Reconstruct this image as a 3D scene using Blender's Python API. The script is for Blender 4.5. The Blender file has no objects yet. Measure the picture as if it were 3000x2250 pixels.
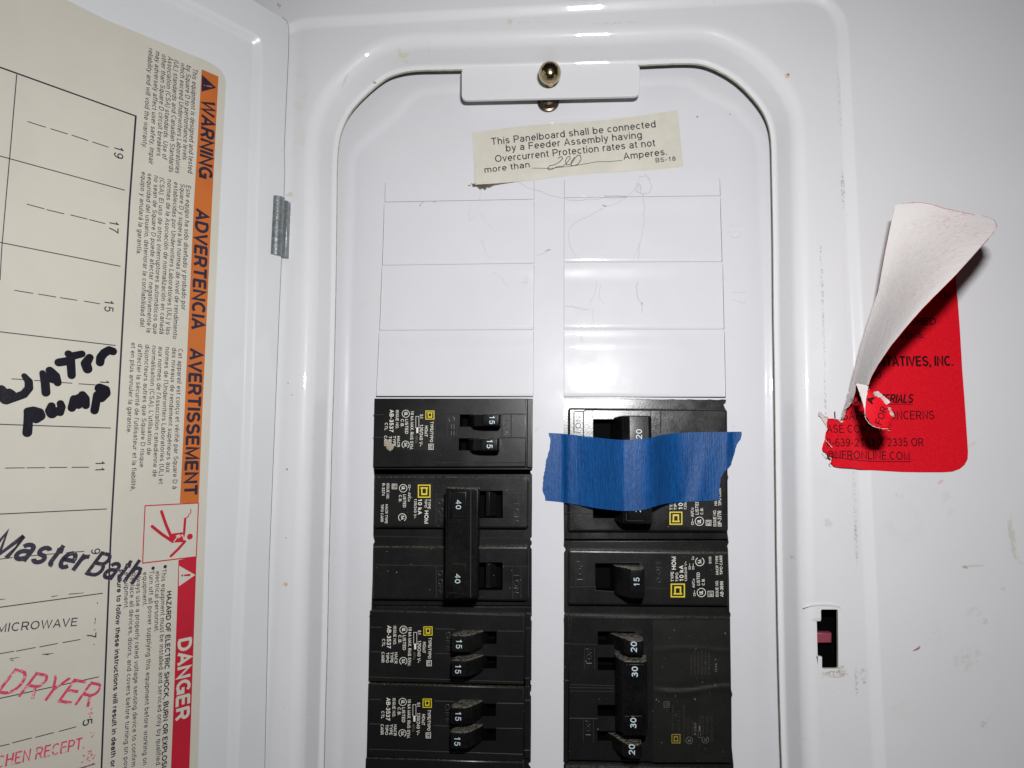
import bpy, bmesh, math, random
from mathutils import Vector, Matrix
random.seed(7)
S = bpy.context.scene
COL = S.collection

# ------------------------------------------------------------------ camera, light, exposure
# Panel coordinates in millimetres: u right, v up, w out of the panel towards the viewer.
# World: x = u, y = -w, z = v (metres).  The origin is the foot of the camera on the cover's front.
F_PX = 2080.0
HC = 256.0                                    # camera distance to the cover's front face (w = 0)
VPH = Vector((-30051.0, -80.0, F_PX)); VPV = Vector((194.3, -18238.0, F_PX))
Ux = (-VPH).normalized()                      # panel axes written in camera axes (x right, y down, z forward)
Nn = Ux.cross(-VPV.normalized()).normalized() # into the panel
Vx = Ux.cross(Nn) * 1.0
if Vx.y > 0: Vx = -Vx
Vx.normalize(); Nw = -Nn                      # towards the viewer

def ray(px, py):
    r = Vector((px - 1500.0, py - 1125.0, F_PX))
    return Vector((r.dot(Ux), r.dot(Vx), r.dot(Nw)))
def P(px, py, w):
    """measured point of the photograph (3000 x 2250) on the plane at height w -> panel millimetres"""
    r = ray(px, py); t = (w - HC) / r.z
    return Vector((r.x * t, r.y * t, w))
def W(p): return Vector((p[0], -p[2], p[1])) * 0.001

cam = bpy.data.cameras.new('camera'); co = bpy.data.objects.new('camera', cam); COL.objects.link(co)
def c2w(v):                                    # camera-axis vector -> world
    return Vector((Vector(v).dot(Ux), -Vector(v).dot(Nw), Vector(v).dot(Vx)))
cx, cy, cz = c2w((1, 0, 0)), c2w((0, -1, 0)), c2w((0, 0, -1))
co.matrix_world = Matrix(((cx.x, cy.x, cz.x, 0), (cx.y, cy.y, cz.y, -HC * .001), (cx.z, cy.z, cz.z, 0), (0, 0, 0, 1)))
cam.sensor_width = 36; cam.lens = F_PX / 3000 * 36; cam.clip_start = 0.01; cam.clip_end = 50
S.camera = co

wd = bpy.data.worlds.new("World"); S.world = wd; wd.use_nodes = True
wd.node_tree.nodes['Background'].inputs[0].default_value = (0.95, 0.97, 1.0, 1)
wd.node_tree.nodes['Background'].inputs[1].default_value = 0.010
fl = bpy.data.lights.new('camera_flash', 'AREA'); fl.shape = 'RECTANGLE'; fl.size = 0.022; fl.size_y = 0.008
fl.energy = 0.84; fl.color = (1.0, 1.0, 1.0)
fo = bpy.data.objects.new('camera_flash', fl); COL.objects.link(fo)
fpos = Vector((0.022, -0.256, 0.064)); fo.location = fpos
fo.rotation_euler = (Vector((0.004, 0, 0.005)) - fpos).to_track_quat('-Z', 'Y').to_euler()
S.view_settings.view_transform = 'Standard'; S.view_settings.look = 'None'
S.view_settings.exposure = 0; S.view_settings.gamma = 1
S.render.engine = 'CYCLES'

# ------------------------------------------------------------------ node helpers and materials
class NT:
    def __init__(s, m):
        m.use_nodes = True; s.t = m.node_tree; s.n = s.t.nodes; s.l = s.t.links
        s.b = s.n['Principled BSDF']; s.pos = s.n.new('ShaderNodeNewGeometry')
    def put(s, sock, v):
        if hasattr(v, 'links') or hasattr(v, 'is_output'): s.l.new(v, sock)
        else: sock.default_value = v
    def math(s, op, a, b=0.0, clamp=False):
        n = s.n.new('ShaderNodeMath'); n.operation = op; n.use_clamp = clamp
        s.put(n.inputs[0], a); s.put(n.inputs[1], b); return n.outputs[0]
    def noise(s, scale, detail=3, rough=0.55, vec=None, stretch=None):
        n = s.n.new('ShaderNodeTexNoise'); n.inputs['Scale'].default_value = scale
        n.inputs['Detail'].default_value = detail; n.inputs['Roughness'].default_value = rough
        v = vec or s.pos.outputs['Position']
        if stretch:
            m = s.n.new('ShaderNodeVectorMath'); m.operation = 'MULTIPLY'; s.l.new(v, m.inputs[0])
            m.inputs[1].default_value = stretch; v = m.outputs[0]
        s.l.new(v, n.inputs['Vector']); return n.outputs['Fac']
    def ramp(s, fac, lo, hi, a=0.0, b=1.0):
        n = s.n.new('ShaderNodeMapRange'); n.interpolation_type = 'SMOOTHSTEP'
        s.put(n.inputs[0], fac); n.inputs[1].default_value = lo; n.inputs[2].default_value = hi
        n.inputs[3].default_value = a; n.inputs[4].default_value = b; return n.outputs[0]
    def mix(s, fac, a, b):
        n = s.n.new('ShaderNodeMix'); n.data_type = 'RGBA'
        s.put(n.inputs[0], fac)
        for k, v in ((6, a), (7, b)):
            if isinstance(v, tuple): n.inputs[k].default_value = (*v[:3], 1)
            else: s.l.new(v, n.inputs[k])
        return n.outputs[2]
    def bump(s, h, strength, dist=0.0002):
        n = s.n.new('ShaderNodeBump'); n.inputs['Strength'].default_value = strength
        n.inputs['Distance'].default_value = dist; s.l.new(h, n.inputs['Height'])
        s.l.new(n.outputs[0], s.b.inputs['Normal'])
    def base(s, v): s.put(s.b.inputs['Base Color'], (*v, 1) if isinstance(v, tuple) else v)
    def blob(s, c, rx, rv, ang=0.0):
        """soft elliptical mask round panel point c (mm), radii in mm"""
        sep = s.n.new('ShaderNodeSeparateXYZ') if not hasattr(s, 'sep') else s.sep
        if not hasattr(s, 'sep'): s.l.new(s.pos.outputs['Position'], sep.inputs[0]); s.sep = sep
        x = s.math('SUBTRACT', sep.outputs[0], c[0] * .001); z = s.math('SUBTRACT', sep.outputs[2], c[1] * .001)
        ca, sa = math.cos(ang), math.sin(ang)
        a = s.math('ADD', s.math('MULTIPLY', x, ca), s.math('MULTIPLY', z, sa))
        b = s.math('SUBTRACT', s.math('MULTIPLY', z, ca), s.math('MULTIPLY', x, sa))
        a = s.math('DIVIDE', a, rx * .001); b = s.math('DIVIDE', b, rv * .001)
        d = s.math('ADD', s.math('MULTIPLY', a, a), s.math('MULTIPLY', b, b))
        return s.ramp(d, 0.25, 1.0, 1.0, 0.0)

def mat(name): 
    m = bpy.data.materials.new(name); return m, NT(m)

def paint(name, col, stains=(), rough=0.3, spots=True, peel=.05):
    m, t = mat(name)
    tone = t.ramp(t.noise(18, 4), 0.3, 0.7)
    c = t.mix(tone, tuple(x * 0.972 for x in col), col)
    if spots:
        sp = t.ramp(t.noise(1500, 1, 0.4), 0.775, 0.82)
        sp = t.math('MULTIPLY', sp, t.ramp(t.noise(40, 2), 0.5, 0.62))
        c = t.mix(t.math('MULTIPLY', sp, 0.6), c, (0.22, 0.15, 0.11))
        sm = t.ramp(t.noise(60, 5, 0.7), 0.6, 0.85)
        c = t.mix(t.math('MULTIPLY', sm, 0.16), c, (0.45, 0.42, 0.36))
    for (px, py, w, rx, rv, ang, scol, amt, grain) in stains:
        q = P(px, py, w); k = t.blob(q, rx, rv, ang)
        if grain: k = t.math('MULTIPLY', k, t.ramp(t.noise(grain, 3, 0.65), 0.44, 0.6))
        c = t.mix(t.math('MULTIPLY', k, amt), c, scol)
    t.base(c)
    t.put(t.b.inputs['Roughness'], t.ramp(t.noise(90, 3), 0.3, 0.7, rough - 0.05, rough + 0.06))
    t.b.inputs['Specular IOR Level'].default_value = 0.08
    t.b.inputs['Coat Weight'].default_value = 0.85; t.b.inputs['Coat Roughness'].default_value = 0.025
    t.bump(t.noise(380, 2, 0.5), peel, 0.0003)
    return m

def simple(name, col, rough=0.5, metal=0.0, bump=None, spec=0.5, var=0.0, scale=300):
    m, t = mat(name)
    if var: t.base(t.mix(t.ramp(t.noise(scale, 4, 0.65), 0.35, 0.65), tuple(x * (1 - var) for x in col), col))
    else: t.base(col)
    t.b.inputs['Roughness'].default_value = rough; t.b.inputs['Metallic'].default_value = metal
    t.b.inputs['Specular IOR Level'].default_value = spec
    if bump: t.bump(t.noise(bump[0], 3), bump[1], bump[2])
    return m

def plastic(name, col, rough, dust=0.5, dustcol=(0.12, 0.10, 0.075), speck=0.6, spec=0.28):
    m, t = mat(name)
    nz = t.n.new('ShaderNodeSeparateXYZ'); t.l.new(t.pos.outputs['Normal'], nz.inputs[0])
    up = t.ramp(nz.outputs[2], 0.25, 0.8)
    n1 = t.ramp(t.noise(900, 3, 0.7), 0.35, 0.6)
    upd = t.math('MULTIPLY', up, t.math('MULTIPLY', n1, dust * 1.6), True)
    film = t.math('MULTIPLY', t.ramp(t.noise(45, 5, 0.75), 0.42, 0.8), dust * 0.10)
    grain = t.math('MULTIPLY', t.ramp(t.noise(2500, 2, 0.5), 0.5, 0.75), dust * 0.05)
    c = t.mix(film, col, dustcol); c = t.mix(grain, c, (0.25, 0.25, 0.25)); c = t.mix(upd, c, dustcol)
    sp = t.math('MULTIPLY', t.ramp(t.noise(1300, 1, 0.3), 0.80, 0.83), speck)
    c = t.mix(sp, c, (0.35, 0.34, 0.30))
    t.base(c)
    t.b.inputs['Specular IOR Level'].default_value = spec
    t.put(t.b.inputs['Roughness'], t.ramp(t.noise(60, 4, 0.7), 0.35, 0.7, rough - 0.03, rough + 0.06))
    t.bump(t.noise(1800, 2), 0.25, 0.00008)
    return m

RED = (0.30, 0.06, 0.04); DIRT = (0.16, 0.13, 0.10); TAN = (0.52, 0.50, 0.32); GREY = (0.28, 0.27, 0.26)
ST = [  # px, py, w, radius u, radius v (mm), angle, colour, amount, grain
 (2306, 224, -3, .55, .5, 0, (0.12, .02, .01), .95, 0), (2303, 228, -3, 1.1, 1.1, 0, (0.55, .30, .12), .5, 0),
 (2455, 300, -3, .7, 16, 0, DIRT, .2, 1400), (2465, 560, -3, .8, 9, 0, DIRT, .5, 1500), (2470, 870, -3, .5, 30, 0, DIRT, .07, 1300),
 (2404, 830, -3, .6, 20, 0, DIRT, .38, 1100), (2410, 1010, -3, .5, 14, 0, DIRT, .3, 1300), (2414, 1180, -3, .5, 14, 0, DIRT, .4, 1300),
 (2500, 1480, -3, .8, 17, 0, DIRT, .22, 1600), (2503, 1590, -3, .7, 9, 0, DIRT, .4, 1500), (2515, 2000, 0, .7, 6, 0, DIRT, .4, 1500),
 (2420, 1530, -3, 2.4, 1.8, 0, (0.5, .42, .38), .35, 300), (2402, 1815, -3, 4, 1, 0, GREY, .25, 0),
 (2440, 1972, -3, 5.2, 1.5, 0, (0.35, .28, .17), .75, 1800), (2460, 1960, -3, 2, 2, 0, (0.35, .28, .17), .6, 1500),
 (2538, 1980, 0, 2, 3, 0, (0.30, .50, .50), .55, 900), (2540, 2003, 0, 1, .6, 0, (0.2, .22, .2), .6, 900),
 (2686, 1902, 0, 1.7, .35, .45, (0.30, .10, .10), .9, 0), (2690, 1898, 0, 1.2, .3, .9, (0.30, .10, .10), .7, 0),
 (2828, 1662, 0, 1.2, .5, -.2, (0.30, .27, .20), .7, 0), (2850, 1658, 0, 5, .5, .05, (0.45, .42, .30), .35, 0),
 (2834, 1930, 0, 6, 4.5, .5, (0.50, .38, .28), .26, 520), (2880, 1822, 0, 2, 1.4, .3, (0.45, .40, .30), .4, 600),
 (2855, 1790, 0, 4, 2.5, .3, (0.50, .46, .36), .25, 500), (2880, 2122, 0, 1.6, 1.2, .2, (0.42, .26, .20), .5, 700),
 (2895, 2110, 0, 3.4, .6, .9, (0.50, .34, .28), .25, 900), (2965, 1570, 0, 1.3, 9, .1, (0.50, .46, .34), .5, 260),
 (2985, 1640, 0, 1.2, 5, .6, (0.50, .46, .34), .4, 260), (2628, 1453, 0, 2.6, 1, 0, (0.55, .52, .36), .55, 500),
 (2755, 1412, 0, 1.5, .6, .6, (0.60, .34, .32), .5, 0), (2850, 1300, 0, 6, .8, .5, (0.62, .58, .46), .4, 500),
 (2780, 1480, 0, 2, 7, .2, (0.62, .45, .42), .22, 300), (2742, 1870, 0, 2, 8, 0, (0.60, .56, .48), .25, 400),
 (2650, 2080, 0, 6, 5, 0, (0.60, .58, .46), .25, 300), (2940, 1725, 0, 1.5, .8, 0, DIRT, .4, 900), (2650, 1540, 0, 8, 10, 0, (.60,.56,.52), .16, 200),
 (2328, 1637, -4, 1.1, 1, 0, (0.45, .40, .22), .6, 600),
 (1182, 152, -5, 3.0, 2.4, .2, (0.60, .58, .34), .62, 260), (1252, 133, -4, 2.6, 2.4, .1, (0.60, .58, .34), .6, 260),
 (1495, 70, -3, 1.3, 1.4, 0, (0.58, .54, .34), .55, 300), (1560, 72, -3, 9, .7, 0, (0.5, .48, .40), .3, 700), (1800, 74, -3, 11, .7, 0, (0.5, .48, .40), .35, 700),
 (818, 14, 0, 1.1, 1.9, .1, (0.42, .26, .22), .8, 800), (770, 15, 0, .8, .6, 0, (0.42, .22, .20), .7, 900), (778, 36, 0, .5, .5, 0, (0.4, .2, .2), .7, 0),
 (885, 280, -3, 4, 12, 0, (0.62, .58, .46), .28, 300), (880, 420, -3, 3, 10, 0, (0.62, .58, .46), .25, 300),
 (1022, 258, -9, .4, 4, -.5, (0.50, .45, .30), .35, 0), (1098, 243, -12, .8, .5, 0, (0.2, .19, .12), .8, 0),
 (845, 1375, -3, .45, .45, 0, RED, .8, 0), (848, 1124, -3, .35, .35, 0, RED, .6, 0), (859, 1158, -3, .35, .35, 0, RED, .6, 0),
 (843, 1710, -3, .5, .5, 0, (0.45, .12, .04), .9, 0), (840, 1710, -3, 1.2, 1, 0, (0.60, .48, .25), .6, 0), (842, 1575, -3, .45, .35, 0, GREY, .6, 0),
 (852, 640, -3, 1.0, 9, 0, (0.55, .33, .33), .45, 700), (852, 575, -3, 1.6, 1.4, 0, (0.50, .40, .22), .6, 500)]
M_COVER = paint('white_painted_steel', (0.71, 0.71, 0.73), ST, peel=.012)
M_DEAD = paint('white_painted_dead_front', (0.70, 0.70, 0.73), [
 (1990, 372, -20, .6, .4, 0, GREY, .6, 800), (2043, 342, -20, .5, .6, .6, GREY, .8, 0), (2139, 335, -20, .5, .4, 0, GREY, .6, 0),
 (1203, 860, -20.8, .4, 7, 0, (0.45, .42, .32), .5, 900), (1575, 1260, -20, 1.2, 1.6, 0, (.5, .45, .40), .5, 700),
 (1165, 890, -20.8, 1, .5, 0, GREY, .3, 900), (1180, 1078, -20.8, .3, 2, 0, GREY, .5, 900), (2130, 1250, -20, 5, .5, 0, (.5,.5,.5), .3, 300)], rough=0.27)
M_DOOR = paint('white_painted_door', (0.665, 0.675, 0.69), [
 ], rough=0.34)
M_EDGE = simple('bare_cut_paint_edge', (0.55, 0.57, 0.42), 0.5, var=0.3)
M_TILE = paint('white_painted_twist_out', (0.70, 0.70, 0.73), [], rough=0.26)
M_BLK = plastic('black_moulded_plastic', (0.0085, 0.0085, 0.0088), 0.30)
M_BLKG = plastic('glossier_black_plastic', (0.008, 0.008, 0.009), 0.22, dust=0.45, spec=.6)
M_HANDLE = plastic('black_handle_plastic', (0.0035, 0.0035, 0.004), 0.28, dust=0.62, dustcol=(0.17, 0.155, 0.125), speck=0.1, spec=.13)
M_LAB = plastic('black_printed_label_ground', (0.008, 0.008, 0.0085), 0.34, dust=0.4, speck=0.8)
M_LABG = plastic('dark_grey_foil_label', (0.010, 0.010, 0.009), 0.40, dust=0.55, speck=0.9)
M_SLOT = simple('dark_slot_interior', (0.0025, 0.0025, 0.0025), 0.7, spec=.03)
M_TXW = simple('white_label_print', (0.80, 0.78, 0.70), 0.5, var=0.12, scale=2500)
M_TXH = simple('pale_blue_white_print', (0.55, 0.66, 0.72), 0.4)
M_TXG = simple('grey_label_print', (0.16, 0.155, 0.13), 0.5, var=0.5, scale=1800)
M_TXF = simple('faded_grey_print', (0.045, 0.042, 0.036), 0.5, var=0.5, scale=1800)
M_EMB = simple('raised_black_lettering', (0.035, 0.036, 0.038), 0.28)
M_YEL = simple('yellow_emblem_print', (0.68, 0.55, 0.02), 0.45)
M_YELD = simple('dull_yellow_emblem_print', (0.34, 0.25, 0.03), 0.5, var=0.4, scale=1500)
M_INK = simple('dark_printing_ink', (0.020, 0.012, 0.030), 0.5)
M_ORNG = simple('orange_band_ink', (0.53, 0.135, 0.022), 0.5, var=0.10, scale=40)
M_REDB = simple('red_band_ink', (0.50, 0.010, 0.030), 0.5, var=0.10, scale=40)
M_CREAM = simple('cream_label_paper', (0.57, 0.54, 0.465), 0.55, var=0.05, scale=30, bump=(900, .15, .0001))
M_CREAM2 = simple('cream_sticker_paper', (0.64, 0.61, 0.525), 0.5, var=0.07, scale=120, bump=(160, .3, .0004))
M_MARK = simple('black_marker_ink', (0.008, 0.007, 0.014), 0.28, bump=(500, .3, .0002))
M_GALV = simple('galvanised_zinc', (0.30, 0.33, 0.34), 0.4, 0.6, bump=(700, .6, .0003), var=0.35, scale=500)
M_BRASS = simple('yellow_zinc_plated_steel', (0.52, 0.42, 0.25), 0.2, 1.0, bump=(900, .12, .0001), var=0.2, scale=700)
M_SLOT2 = simple('worn_dark_plastic', (0.030, 0.026, 0.021), 0.6, var=.5, scale=3000)
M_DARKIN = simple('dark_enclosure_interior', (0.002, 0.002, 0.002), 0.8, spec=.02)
M_PINK = simple('pink_slot_reflection', (0.26, 0.045, 0.075), 0.5)  # pinkish reflection inside the latch slot, put into a colour
M_NUT = simple('dark_tarnished_nut', (0.16, 0.12, 0.09), 0.3, 1.0, bump=(900, .3, .0002), var=0.4, scale=700)
M_PEDGE = simple('pink_stained_paper_edge', (0.46, 0.20, 0.24), 0.9, var=.4, scale=900)
M_GAPSHADE = simple('grey_gap_shade', (0.07, 0.07, 0.07), 0.9, spec=.1)  # dark colour for the painted shadow line at the door gap
M_WEB = simple('grey_cobweb_thread', (0.36, 0.35, 0.34), 0.8)
M_DUST = simple('brown_dust_clump', (0.20, 0.165, 0.12), 0.95, var=0.5, scale=2500, bump=(2500, 1, .0006))
M_PLASTER = simple('painted_plaster_wall', (0.45, 0.45, 0.44), 0.8, bump=(200, .4, .0006))
M_PUTTY = simple('dried_plaster_splash', (0.42, 0.37, 0.28), 0.85, bump=(1500, .8, .0005), var=0.3, scale=2000)

def stampmat(name, col, lo, hi, scale=900):
    """stamp ink that took unevenly: bare paper shows between the speckles"""
    m, t = mat(name); t.base(t.mix(t.ramp(t.noise(scale, 3, 0.7), lo, hi), (0.60, 0.56, 0.46), col))
    t.b.inputs['Roughness'].default_value = 0.55; return m
M_STRED = stampmat('red_stamp_ink', (0.58, 0.05, 0.11), 0.33, 0.48, 750)
M_STPUR = stampmat('purple_stamp_ink', (0.022, 0.016, 0.04), 0.26, 0.40)

m, t = mat('red_sticker_paper')
t.base(t.mix(t.ramp(t.noise(1500, 3), .35, .65), (0.60, 0.003, 0.012), (0.68, 0.006, 0.018)))
t.b.inputs['Roughness'].default_value = 0.62; t.b.inputs['Specular IOR Level'].default_value = .12; t.bump(t.noise(700, 2), .1, .0001); M_RED = m
m, t = mat('sticker_backing_paper')
pk = t.math('MULTIPLY', t.ramp(t.noise(700, 4, .75, stretch=(1, 1, 2.2)), .52, .68), t.ramp(t.noise(60, 3), .38, .62))
t.base(t.mix(t.math('MULTIPLY', pk, .6), (0.61, 0.575, 0.565), (0.58, 0.24, 0.26)))
t.b.inputs['Roughness'].default_value = 0.75; t.bump(t.noise(150, 5, .75), .6, .0008); M_BACK = m
M_TORN = simple('torn_paper_fibre', (0.72, 0.64, 0.62), 0.9, bump=(1500, 1, .0004))
M_RINK = simple('sticker_black_ink', (0.014, 0.002, 0.004), 0.6, spec=.15)
# masking tape: blue crepe paper that lets a little light through
m, t = mat('blue_crepe_tape')
n1 = t.noise(110, 4, .6, stretch=(16, 16, 1)); n2 = t.noise(420, 3, .6, stretch=(5, 5, 1.2))
h = t.math('ADD', t.math('MULTIPLY', n1, .6), t.math('MULTIPLY', n2, .6))
t.base(t.mix(t.ramp(h, .45, .75), (0.002, 0.050, 0.185), (0.003, 0.090, 0.32)))
t.b.inputs['Roughness'].default_value = 0.42; t.b.inputs['Specular IOR Level'].default_value = .3; t.bump(h, .55, .0004)
tr = t.n.new('ShaderNodeBsdfTransparent'); tr.inputs[0].default_value = (0.10, 0.45, 1.0, 1)
mx = t.n.new('ShaderNodeMixShader'); mx.inputs[0].default_value = 0.13
t.l.new(t.b.outputs[0], mx.inputs[1]); t.l.new(tr.outputs[0], mx.inputs[2])
t.l.new(mx.outputs[0], t.n['Material Output'].inputs[0]); M_TAPE = m

# ------------------------------------------------------------------ object helpers
def tag(o, label=None, cat=None, group=None, kind=None):
    if label: o['label'] = label
    if cat: o['category'] = cat
    if group: o['group'] = group
    if kind: o['kind'] = kind
    return o
def thing(name, label, cat, org, group=None):
    o = bpy.data.objects.new(name, None); COL.objects.link(o); o.location = W(org)
    o.empty_display_size = .01; tag(o, label, cat, group); return o
def origin_of(o):
    while o.parent: o = o.parent
    return o.location.copy()
def mesh_obj(name, verts, faces, mats, parent=None, mi=None, smooth=False, label=None):
    """verts in panel millimetres; stored relative to the thing's own origin"""
    me = bpy.data.meshes.new(name)
    off = origin_of(parent) if parent else Vector((0, 0, 0))
    me.from_pydata([W(v) - off for v in verts], [], faces)
    if not isinstance(mats, (list, tuple)): mats = [mats]
    for m_ in mats: me.materials.append(m_)
    if mi: me.polygons.foreach_set('material_index', mi)
    if smooth is True: me.polygons.foreach_set('use_smooth', [True] * len(me.polygons))
    elif smooth: me.polygons.foreach_set('use_smooth', smooth)
    me.update(); o = bpy.data.objects.new(name, me); COL.objects.link(o)
    if parent: o.parent = parent
    if label: o['label'] = label
    return o
class Geo:
    def __init__(s): s.v = []; s.f = []; s.mi = []; s.sm = []; s.cut = []
    def add(s, v, f, mi=0, sm=False):
        b = len(s.v); s.v += [Vector(x) for x in v]
        for q in f: s.f.append(tuple(i + b for i in q)); s.mi.append(mi); s.sm.append(sm)
    def obj(s, name, mats, parent=None, label=None):
        if not s.cut: return mesh_obj(name, s.v, s.f, mats, parent, s.mi, s.sm, label)
        cuts = s.cut + [(len(s.v), len(s.f))]; o = None      # one object for each marked piece
        for (a, fa), (b_, fb) in zip(cuts, cuts[1:]):
            if fb > fa: o = mesh_obj(name, s.v[a:b_], [tuple(i - a for i in f) for f in s.f[fa:fb]], mats, parent, s.mi[fa:fb], s.sm[fa:fb], label)
        return o
    def mark(s): s.cut.append((len(s.v), len(s.f)))

def area2(p): return sum(p[i].x * p[(i + 1) % len(p)].y - p[(i + 1) % len(p)].x * p[i].y for i in range(len(p)))
def ccw(p): return p if area2(p) > 0 else list(reversed(p))
def inset(p, d):
    """offset a ccw polygon inwards by d (mitred), keeps point count"""
    n = len(p); out = []
    for i in range(n):
        a = (p[i] - p[i - 1]).xy; b = (p[(i + 1) % n] - p[i]).xy
        if a.length < 1e-9: a = b
        if b.length < 1e-9: b = a
        a = a.normalized(); b = b.normalized()
        na = Vector((-a.y, a.x)); nb = Vector((-b.y, b.x)); m_ = na + nb
        if m_.length < .2: m_ = na
        m_.normalize(); k = d / max(.45, m_.dot(na))
        out.append(Vector((p[i].x + m_.x * k, p[i].y + m_.y * k, p[i].z)))
    return out
def fill(outer, holes):
    bm = bmesh.new(); es = []
    for lp in [outer] + holes:
        vs = [bm.verts.new((q.x, q.y, 0)) for q in lp]
        es += [bm.edges.new((vs[i], vs[(i + 1) % len(vs)])) for i in range(len(vs))]
    bm.verts.index_update()
    bmesh.ops.triangle_fill(bm, use_beauty=True, use_dissolve=False, edges=es)
    bm.verts.ensure_lookup_table(); bm.verts.index_update(); fs = []
    for f in bm.faces:
        ix = [v.index for v in f.verts]
        a, b, c = (bm.verts[i].co for i in ix[:3])
        if (b - a).cross(c - a).z < 0: ix.reverse()
        fs.append(tuple(ix))
    bm.free(); return fs
def ring(g, A, B, mi=0, sm=True):
    n = len(A); g.add(A + B, [(i, (i + 1) % n, n + (i + 1) % n, n + i) for i in range(n)], mi, sm)
def setw(p, w): return [Vector((q.x, q.y, w)) for q in p]
def plate(g, outer, holes, w, bev, thick, hthick=None, mi=0, mih=None, seg=3):
    """a slab seen from +w: rounded outer edge, walls down by thick, holes with walls"""
    outer = ccw([Vector(q) for q in outer]); holes = [ccw([Vector(q) for q in h_]) for h_ in holes]
    cap = setw(inset(outer, bev), w); hl = [setw(h_, w) for h_ in holes]
    pts = cap + [q for h_ in hl for q in h_]
    g.add(pts, fill(cap, hl), mi, False)
    prev = cap
    for k in range(1, seg + 1):
        a = k / seg * math.pi / 2
        cur = setw(inset(outer, bev * (1 - math.sin(a))), w - bev * (1 - math.cos(a)))
        ring(g, list(reversed(prev)), list(reversed(cur)), mi, True) if False else ring(g, cur, prev, mi, True); prev = cur
    ring(g, setw(outer, w - thick), prev, mi, False)
    for h_ in hl: ring(g, h_, setw(h_, w - (hthick or thick)), mih if mih is not None else mi, False)
def rect(x0, y0, x1, y1, z, w):
    return [P(*z(x0, y1), w), P(*z(x1, y1), w), P(*z(x1, y0), w), P(*z(x0, y0), w)]
def rrect(pts, r, n=4):
    """round the corners of a polygon by r (mm)"""
    pts = ccw(pts); out = []; N = len(pts)
    for i in range(N):
        p = pts[i]; a = (pts[i - 1] - p); b = (pts[(i + 1) % N] - p)
        rr = min(r, a.length * .45, b.length * .45)
        A = p + a.normalized() * rr; B = p + b.normalized() * rr
        for k in range(n + 1):
            t_ = k / n; out.append(A * (1 - t_) ** 2 + p * 2 * t_ * (1 - t_) + B * t_ ** 2)
    return out
def Z(ox, oy, s): return lambda x, y: (ox + x / s, oy + y / s)
zA = Z(1050, 1130, 4.0218); zB = Z(1050, 1370, 3.858); zC = Z(1050, 1760, 3.385); zD = Z(1560, 1130, 3.456)
zE = Z(1600, 1540, 3.6867); zF = Z(1600, 1770, 3.457); zG = Z(1280, 100, 3.16); zH = Z(2200, 500, 1.746)
zI = Z(2200, 1400, 1.951); zM = Z(2400, 950, 3.685); z6 = Z(1000, 450, 1.7015); zL = Z(0, 980, 3.771)
a1 = Z(0, 0, 2.765); a2 = Z(0, 600, 2.765); a3 = Z(0, 1100, 2.765); a4 = Z(0, 1650, 2.765)
ident = lambda x, y: (x, y)

# door plane: hinged on the vertical line near x = 806 px, swung open past square to the cover
DV = Vector((1719.0, 219.8, F_PX))
dh = Vector((DV.dot(Ux), DV.dot(Vx), DV.dot(Nw)))
dh = (dh - Vector((0, 1, 0)) * dh.y).normalized()     # towards the hinge, panel axes
dv = Vector((0, 1, 0)); dn = dh.cross(dv)
if dn.z < 0: dn = -dn
HINGE = P(812, 1200, -1.5)
def PD(px, py, h=0.0):
    """measured point of the photograph on the door sheet's plane, lifted by h"""
    r = ray(px, py); o = Vector((0, 0, HC)); q = HINGE + dn * h
    return o + r * ((q - o).dot(dn) / r.dot(dn))

# ---- lettering: queued, turned into flat meshes in one go
TX = []
def T(s, p0, p1, h, mapf, mat_, parent, name, bold=0.0, shear=0.0, up=None):
    TX.append((s, p0, p1, h, mapf, mat_, parent, name, bold, shear))
def capsule(g, a, b, r0, r1, nrm, mi=0, n=8):
    """flat stroke segment with round ends"""
    d = (b - a)
    if d.length < 1e-6: d = Vector((1, 0, 0)) - nrm * nrm.x
    d.normalize(); s_ = nrm.cross(d); v = []
    for k in range(n + 1):
        an = math.pi / 2 + math.pi * k / n; v.append(a + (d * math.cos(an) + s_ * math.sin(an)) * r0)
    for k in range(n + 1):
        an = -math.pi / 2 + math.pi * k / n; v.append(b + (d * math.cos(an) + s_ * math.sin(an)) * r1)
    g.add(v, [tuple(range(len(v)))], mi)
def stroke(g, mapf, z, pts, rpx, nrm, lift=[0], mi=0):
    """pen stroke through photo points; each piece 4 microns above the last so none coincide"""
    sc = z(1, 0)[0] - z(0, 0)[0]
    if len(pts) == 1: pts = pts + pts
    for i in range(len(pts) - 1):
        lift[0] = (lift[0] + 1) % 12
        a = mapf(*z(*pts[i][:2])); b = mapf(*z(*pts[i + 1][:2]))
        q = mapf(z(*pts[i][:2])[0] + 10, z(*pts[i][:2])[1]); mm = (mapf(z(*pts[i][:2])[0], z(*pts[i][:2])[1] + 10) - a).length / 10
        r0 = (pts[i][2] if len(pts[i]) > 2 else rpx) * sc * mm; r1 = (pts[i + 1][2] if len(pts[i + 1]) > 2 else rpx) * sc * mm
        o = nrm * (0.004 * lift[0]); capsule(g, a + o, b + o, r0, r1, nrm, mi)

VW = Vector((0, 0, 1))
# ------------------------------------------------------------------ setting: the wall behind
g = Geo(); hole_w = [Vector((-140, -190, -60)), Vector((136, -190, -60)), Vector((136, 180, -60)), Vector((-140, 180, -60))]
o_ = [Vector((-700, -650, -60)), Vector((700, -650, -60)), Vector((700, 650, -60)), Vector((-700, 650, -60))]
plate(g, o_, [hole_w], -4.0, .5, 60, 15)
tag(g.obj('wall', M_PLASTER), kind='structure')

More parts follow.
